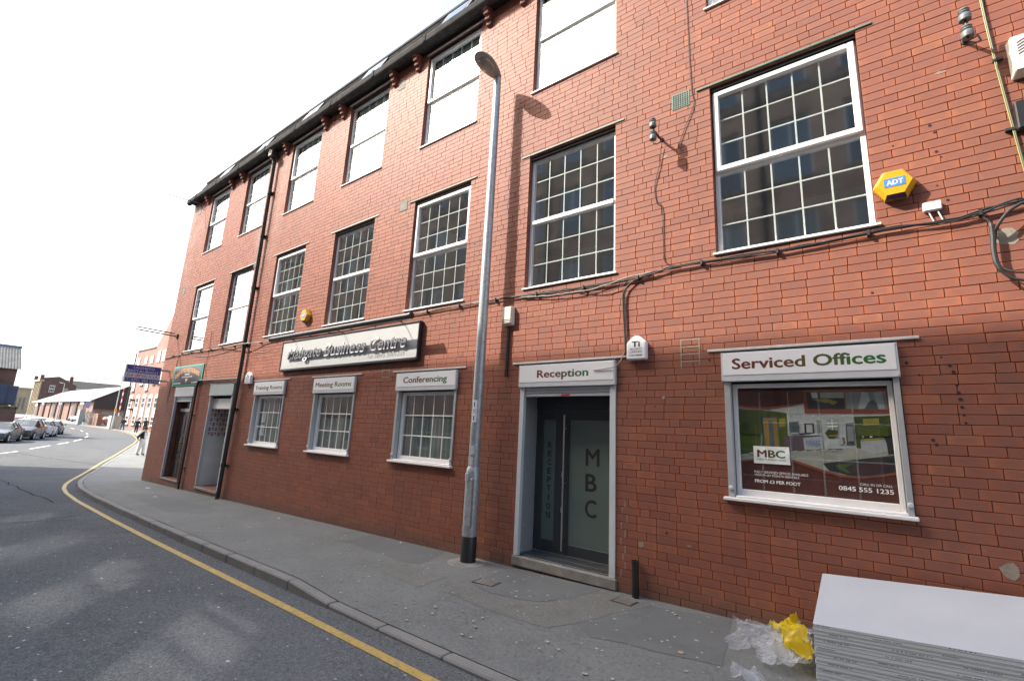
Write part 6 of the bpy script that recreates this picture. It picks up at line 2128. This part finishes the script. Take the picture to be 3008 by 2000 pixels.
# tall brick block with stone front
bb = thing('brick_block', 'tall brown brick block with stone trimmed front behind the warehouse', 'building', (-205, 22, 1))
mb = MB()
mb.prism([(-203, 20.8, 0), (-203, 28.9, 0), (-203, 28.9, 10.6), (-203, 24.4, 13.1), (-203, 20.8, 12.3)], (-11, 0, 0))
mb.build('wall', M_DKBRICK, bb)
w = MB().box(-202.98, -202.9, 22.7, 23.9, 8.1, 10.2).build('window', M_FARW, bb)
for i in range(2):
    for j in range(3):
        MB().box(-202.9, -202.88, 22.78 + j * .37, 23.08 + j * .37, 8.22 + i * 1.0, 9.05 + i * 1.0).build('pane', M_DARK, w)
MB().box(-202.98, -202.9, 26.0, 27.1, 7.6, 9.6).build('window', pmat('bricked_panel', (.30, .24, .18), .8), bb)
for x in (-203.3, -205.6, -208, -210.3, -212.7):
    MB().box(x - .25, x + .25, 20.4, 20.9, 1, 11.2).build('column', M_SAND, bb)
for x in (-204.4, -206.8, -209.2, -211.5):
    for z in (2, 6.5):
        MB().box(x - .6, x + .6, 20.6, 20.82, z, z + 3.2).build('window', pmat('dim_pane', (.16, .15, .14), .3), bb)
MB().box(-214.3, -202.8, 20.1, 21.2, 11.2, 11.8).build('cornice', M_SAND, bb)
for x in (-203.2, -213.6):
    MB().box(x - .5, x + .5, 20.2, 21.0, 11.8, 13.2).build('parapet_pier', M_DKBRICK, bb)
sbd = thing('stone_building', 'low yellowish sandstone building far down the street', 'building', (-232, 20, 1))
MB().box(-240, -228, 18.2, 22, 0, 9.2).build('wall', M_SAND, sbd)
MB().box(-240.3, -227.7, 17.9, 22.3, 9.2, 9.7).build('cornice', M_SAND, sbd)
for y in (18.8, 19.8, 20.8):
    MB().box(-228.02, -227.95, y - .25, y + .25, 2.5, 6.5).build('window', pmat('dim_pane', (.16, .15, .14), .3), sbd)
slr = thing('slate_roofed_house', 'house with long dark slate roof and chimney behind the warehouse', 'house', (-228, 36, 1))
MB().box(-236, -226, 29.5, 46, 0, 11.2).build('wall', pmat('pale_render', (.55, .55, .53), .8), slr)
MB().prism([(-225.6, 29.2, 11.0), (-231, 29.2, 13.6), (-236.5, 29.2, 11.0)], (0, 17, 0)).build('roof', M_SLATE, slr)
ch = MB().box(-222.6, -221.8, 30.0, 30.9, 11, 14.4).build('chimney', M_DKBRICK, slr)
MB().lathe([(.16, 0), (.14, .5)], (-222.2, 30.4, 14.4), 8).build('chimney_pot', M_ORBRICK, ch)

# left: corrugated shed, hoarding on a wall
sd = thing('corrugated_shed', 'brown brick shed with grey corrugated roof at the left edge', 'shed', (-65, -6, -.3))
MB().box(-70, -63.8, -14, .72, -.6, 5.6).build('wall', M_DKBRICK, sd)
cr = MB()
ny = 75
for i in range(ny * 2):
    y0_, y1_ = -14.2 + i * (15.1 / (ny * 2)), -14.2 + (i + 1) * (15.1 / (ny * 2))
    d0, d1 = (.035, 0) if i % 2 else (0, .035)
    cr.poly([(-63.4, y0_, 5.60 + d0), (-63.4, y1_, 5.60 + d1), (-66.8, y1_, 7.98 + d1), (-66.8, y0_, 7.98 + d0)])
    cr.poly([(-66.8, y0_, 7.98 + d0), (-66.8, y1_, 7.98 + d1), (-70.4, y1_, 5.6 + d1), (-70.4, y0_, 5.60 + d0)])
cr.build('roof', M_CORR, sd, recalc=False)
MB().tube([(-66.8, -14.2, 8.0), (-66.8, .95, 8.0)], .12, 8).build('ridge_cap', pmat('blue_ridge', (.10, .12, .22), .6), sd)
MB().prism([(-63.8, .66, 5.58), (-69.9, .66, 5.58), (-66.8, .66, 7.9)], (0, .06, 0)).build('gable', M_DKBRICK, sd)
MB().prism([(-63.79, -14, 4.9), (-61.9, -14, 4.1), (-61.9, -14, 4.0), (-63.79, -14, 4.8)], (0, 13.6, 0)).build('lean_to_roof', M_SLATE, sd)
hw = thing('street_wall', 'brown brick yard wall behind the parked cars carrying the navy hoarding', 'wall', (-61.9, -4, -.4))
MB().box(-62.1, -61.75, -14, 1.08, -.7, 2.12).build('wall', M_DKBRICK, hw)
MB().box(-62.15, -61.7, -14, 1.12, 2.12, 2.22).build('coping', M_STONE, hw)
hg = thing('hoarding', 'navy blue panel hoarding standing on the brick yard wall', 'hoarding', (-61.8, -4, 2.25))
for i in range(16):
    y1_ = .86 - i * .62
    MB().box(-61.78, -61.70 if i % 2 else -61.71, y1_ - .60, y1_, 2.26, 4.0 + i * .1).build('panel', pmat('navy_sheet', (.020, .035, .075), .5, var=.12, scale=2), hg)
    MB().box(-61.70, -61.65, y1_ - .62, y1_ - .58, 2.26, 3.95 + i * .1).build('rail', M_NAVY, hg)
iv = MB()
for i in range(900):
    x, y, z = rng.uniform(-61.95, -61.5), rng.uniform(-8, 1.1), rng.uniform(1.95, 2.5)
    d = Vector(rng.normal(0, 1, 3)).normalized() * .07
    e = d.cross(Vector(rng.normal(0, 1, 3))).normalized() * .05
    c = Vector((x, y, z))
    iv.poly([c - d, c + e, c + d, c - e])
ivo = iv.build('ivy', pmat('ivy_leaf', (.05, .075, .022), .6, var=.4, scale=3), recalc=False)
tag(ivo, 'dark green ivy growing along the top of the brick yard wall', 'ivy', kind='stuff')

# gates, pier, cabinet, posts by the far pavement
pf = thing('palisade_fence', 'grey green steel palisade fence and gate before the warehouse yard', 'fence', (-104, 16, .1))
M_PAL = pmat('grey_green_steel', (.16, .21, .21), .5, var=.1)
for y in np.concatenate([np.arange(13.85, 15.0, .17), np.arange(16.0, 19.0, .17)]):
    MB().prism([(-104.0, y - .045, .15), (-104.0, y + .045, .15), (-104.0, y + .045, 2.3), (-104.0, y, 2.42), (-104.0, y - .045, 2.3)], (.03, 0, 0)).build('pale', M_PAL, pf)
for z in (.5, 2.0):
    MB().box(-104.06, -104.01, 13.8, 15.0, z, z + .06).build('rail', M_PAL, pf)
    MB().box(-104.06, -104.01, 16.0, 19.0, z, z + .06).build('rail', M_PAL, pf)
MB().box(-107.5, -106.1, 13.5, 14.05, .1, 2.58).build('gate_post_panel', pmat('grey_sheet_panel', (.22, .28, .28), .5), pf)
bp_ = thing('brick_pier', 'low sunlit orange brick pier wall beside the palisade gate', 'wall', (-104, 15.4, .1))
MB().box(-107.6, -101.8, 15.05, 15.75, -.2, 1.9).build('wall', M_ORBRICK, bp_)
MB().box(-107.7, -101.7, 14.98, 15.82, 1.9, 2.02).build('coping', M_STONE, bp_)
cbn = thing('timber_cabinet', 'weathered timber clad cabinet at the back of the far pavement', 'cabinet', (-93, 15.4, -.1))
for i in range(8):
    MB().box(-92.52, -92.48, 14.8 + i * .15, 14.94 + i * .15, -.2, 1.8).build('plank', pmat('grey_timber', (.36, .33, .27), .85, var=.25, scale=3, stretch=(1, 1, .2)), cbn)
for i in range(10):
    MB().box(-94.0 + i * .15, -93.86 + i * .15, 14.76, 14.80, -.2, 1.8).build('plank', pmat('grey_timber', (.36, .33, .27), .85), cbn)
MB().box(-94.0, -92.52, 14.8, 16.0, -.2, 1.78).build('body', M_DARK, cbn)


def far_lamp(label, x, y, h, notice=False):
    t = thing('lamp_post', label, 'lamp post', (x, y, gz(x)), group='lamp posts down the street')
    z = gz(x)
    MB().lathe([(.11, 0), (.11, 1.2), (.075, 1.3), (.05, h)], (x, y, z), 12).build('shaft', M_GALV, t, smooth=True)
    MB().tube([(x, y, z + h - .02), (x, y - .35, z + h + .04)], .04, 8).build('arm', M_GALV, t)
    MB().box(x - .12, x + .12, y - .85, y - .3, z + h, z + h + .12).build('lantern', M_ALUL, t, bevel=.03)
    if notice: MB().box(x + .05, x + .1, y - .15, y + .15, z + 2.6, z + 3.05).build('notice', M_YELLOW, t)


far_lamp('slim grey lamp post with a yellow notice on the far right pavement', -89.8, 14.45, 8.0, True)
far_lamp('distant grey lamp post in front of the long warehouse', -148.2, 17.4, 8.2)
sp_ = thing('striped_pole', 'red and white striped pole beside the far mill', 'pole', (-101.3, 17.6, 0))
for i in range(12):
    MB().lathe([(.08, 0), (.08, .58)], (-101.3, 17.6, .0 + i * .58), 8).build('band', M_FARW if i % 2 else pmat('pole_red', (.5, .03, .03), .5), sp_)
ys_ = thing('yard_sign', 'blue information sign on two posts before the warehouse', 'sign', (-113, 15.6, .2))
MB().box(-113.02, -112.95, 15.3, 15.9, 2.95, 4.1).build('panel', pmat('blue_board', (.20, .25, .40), .5), ys_)
for y in (15.35, 15.85):
    MB().tube([(-113.05, y, 0), (-113.05, y, 4.0)], .04, 6).build('post', M_ALU, ys_)
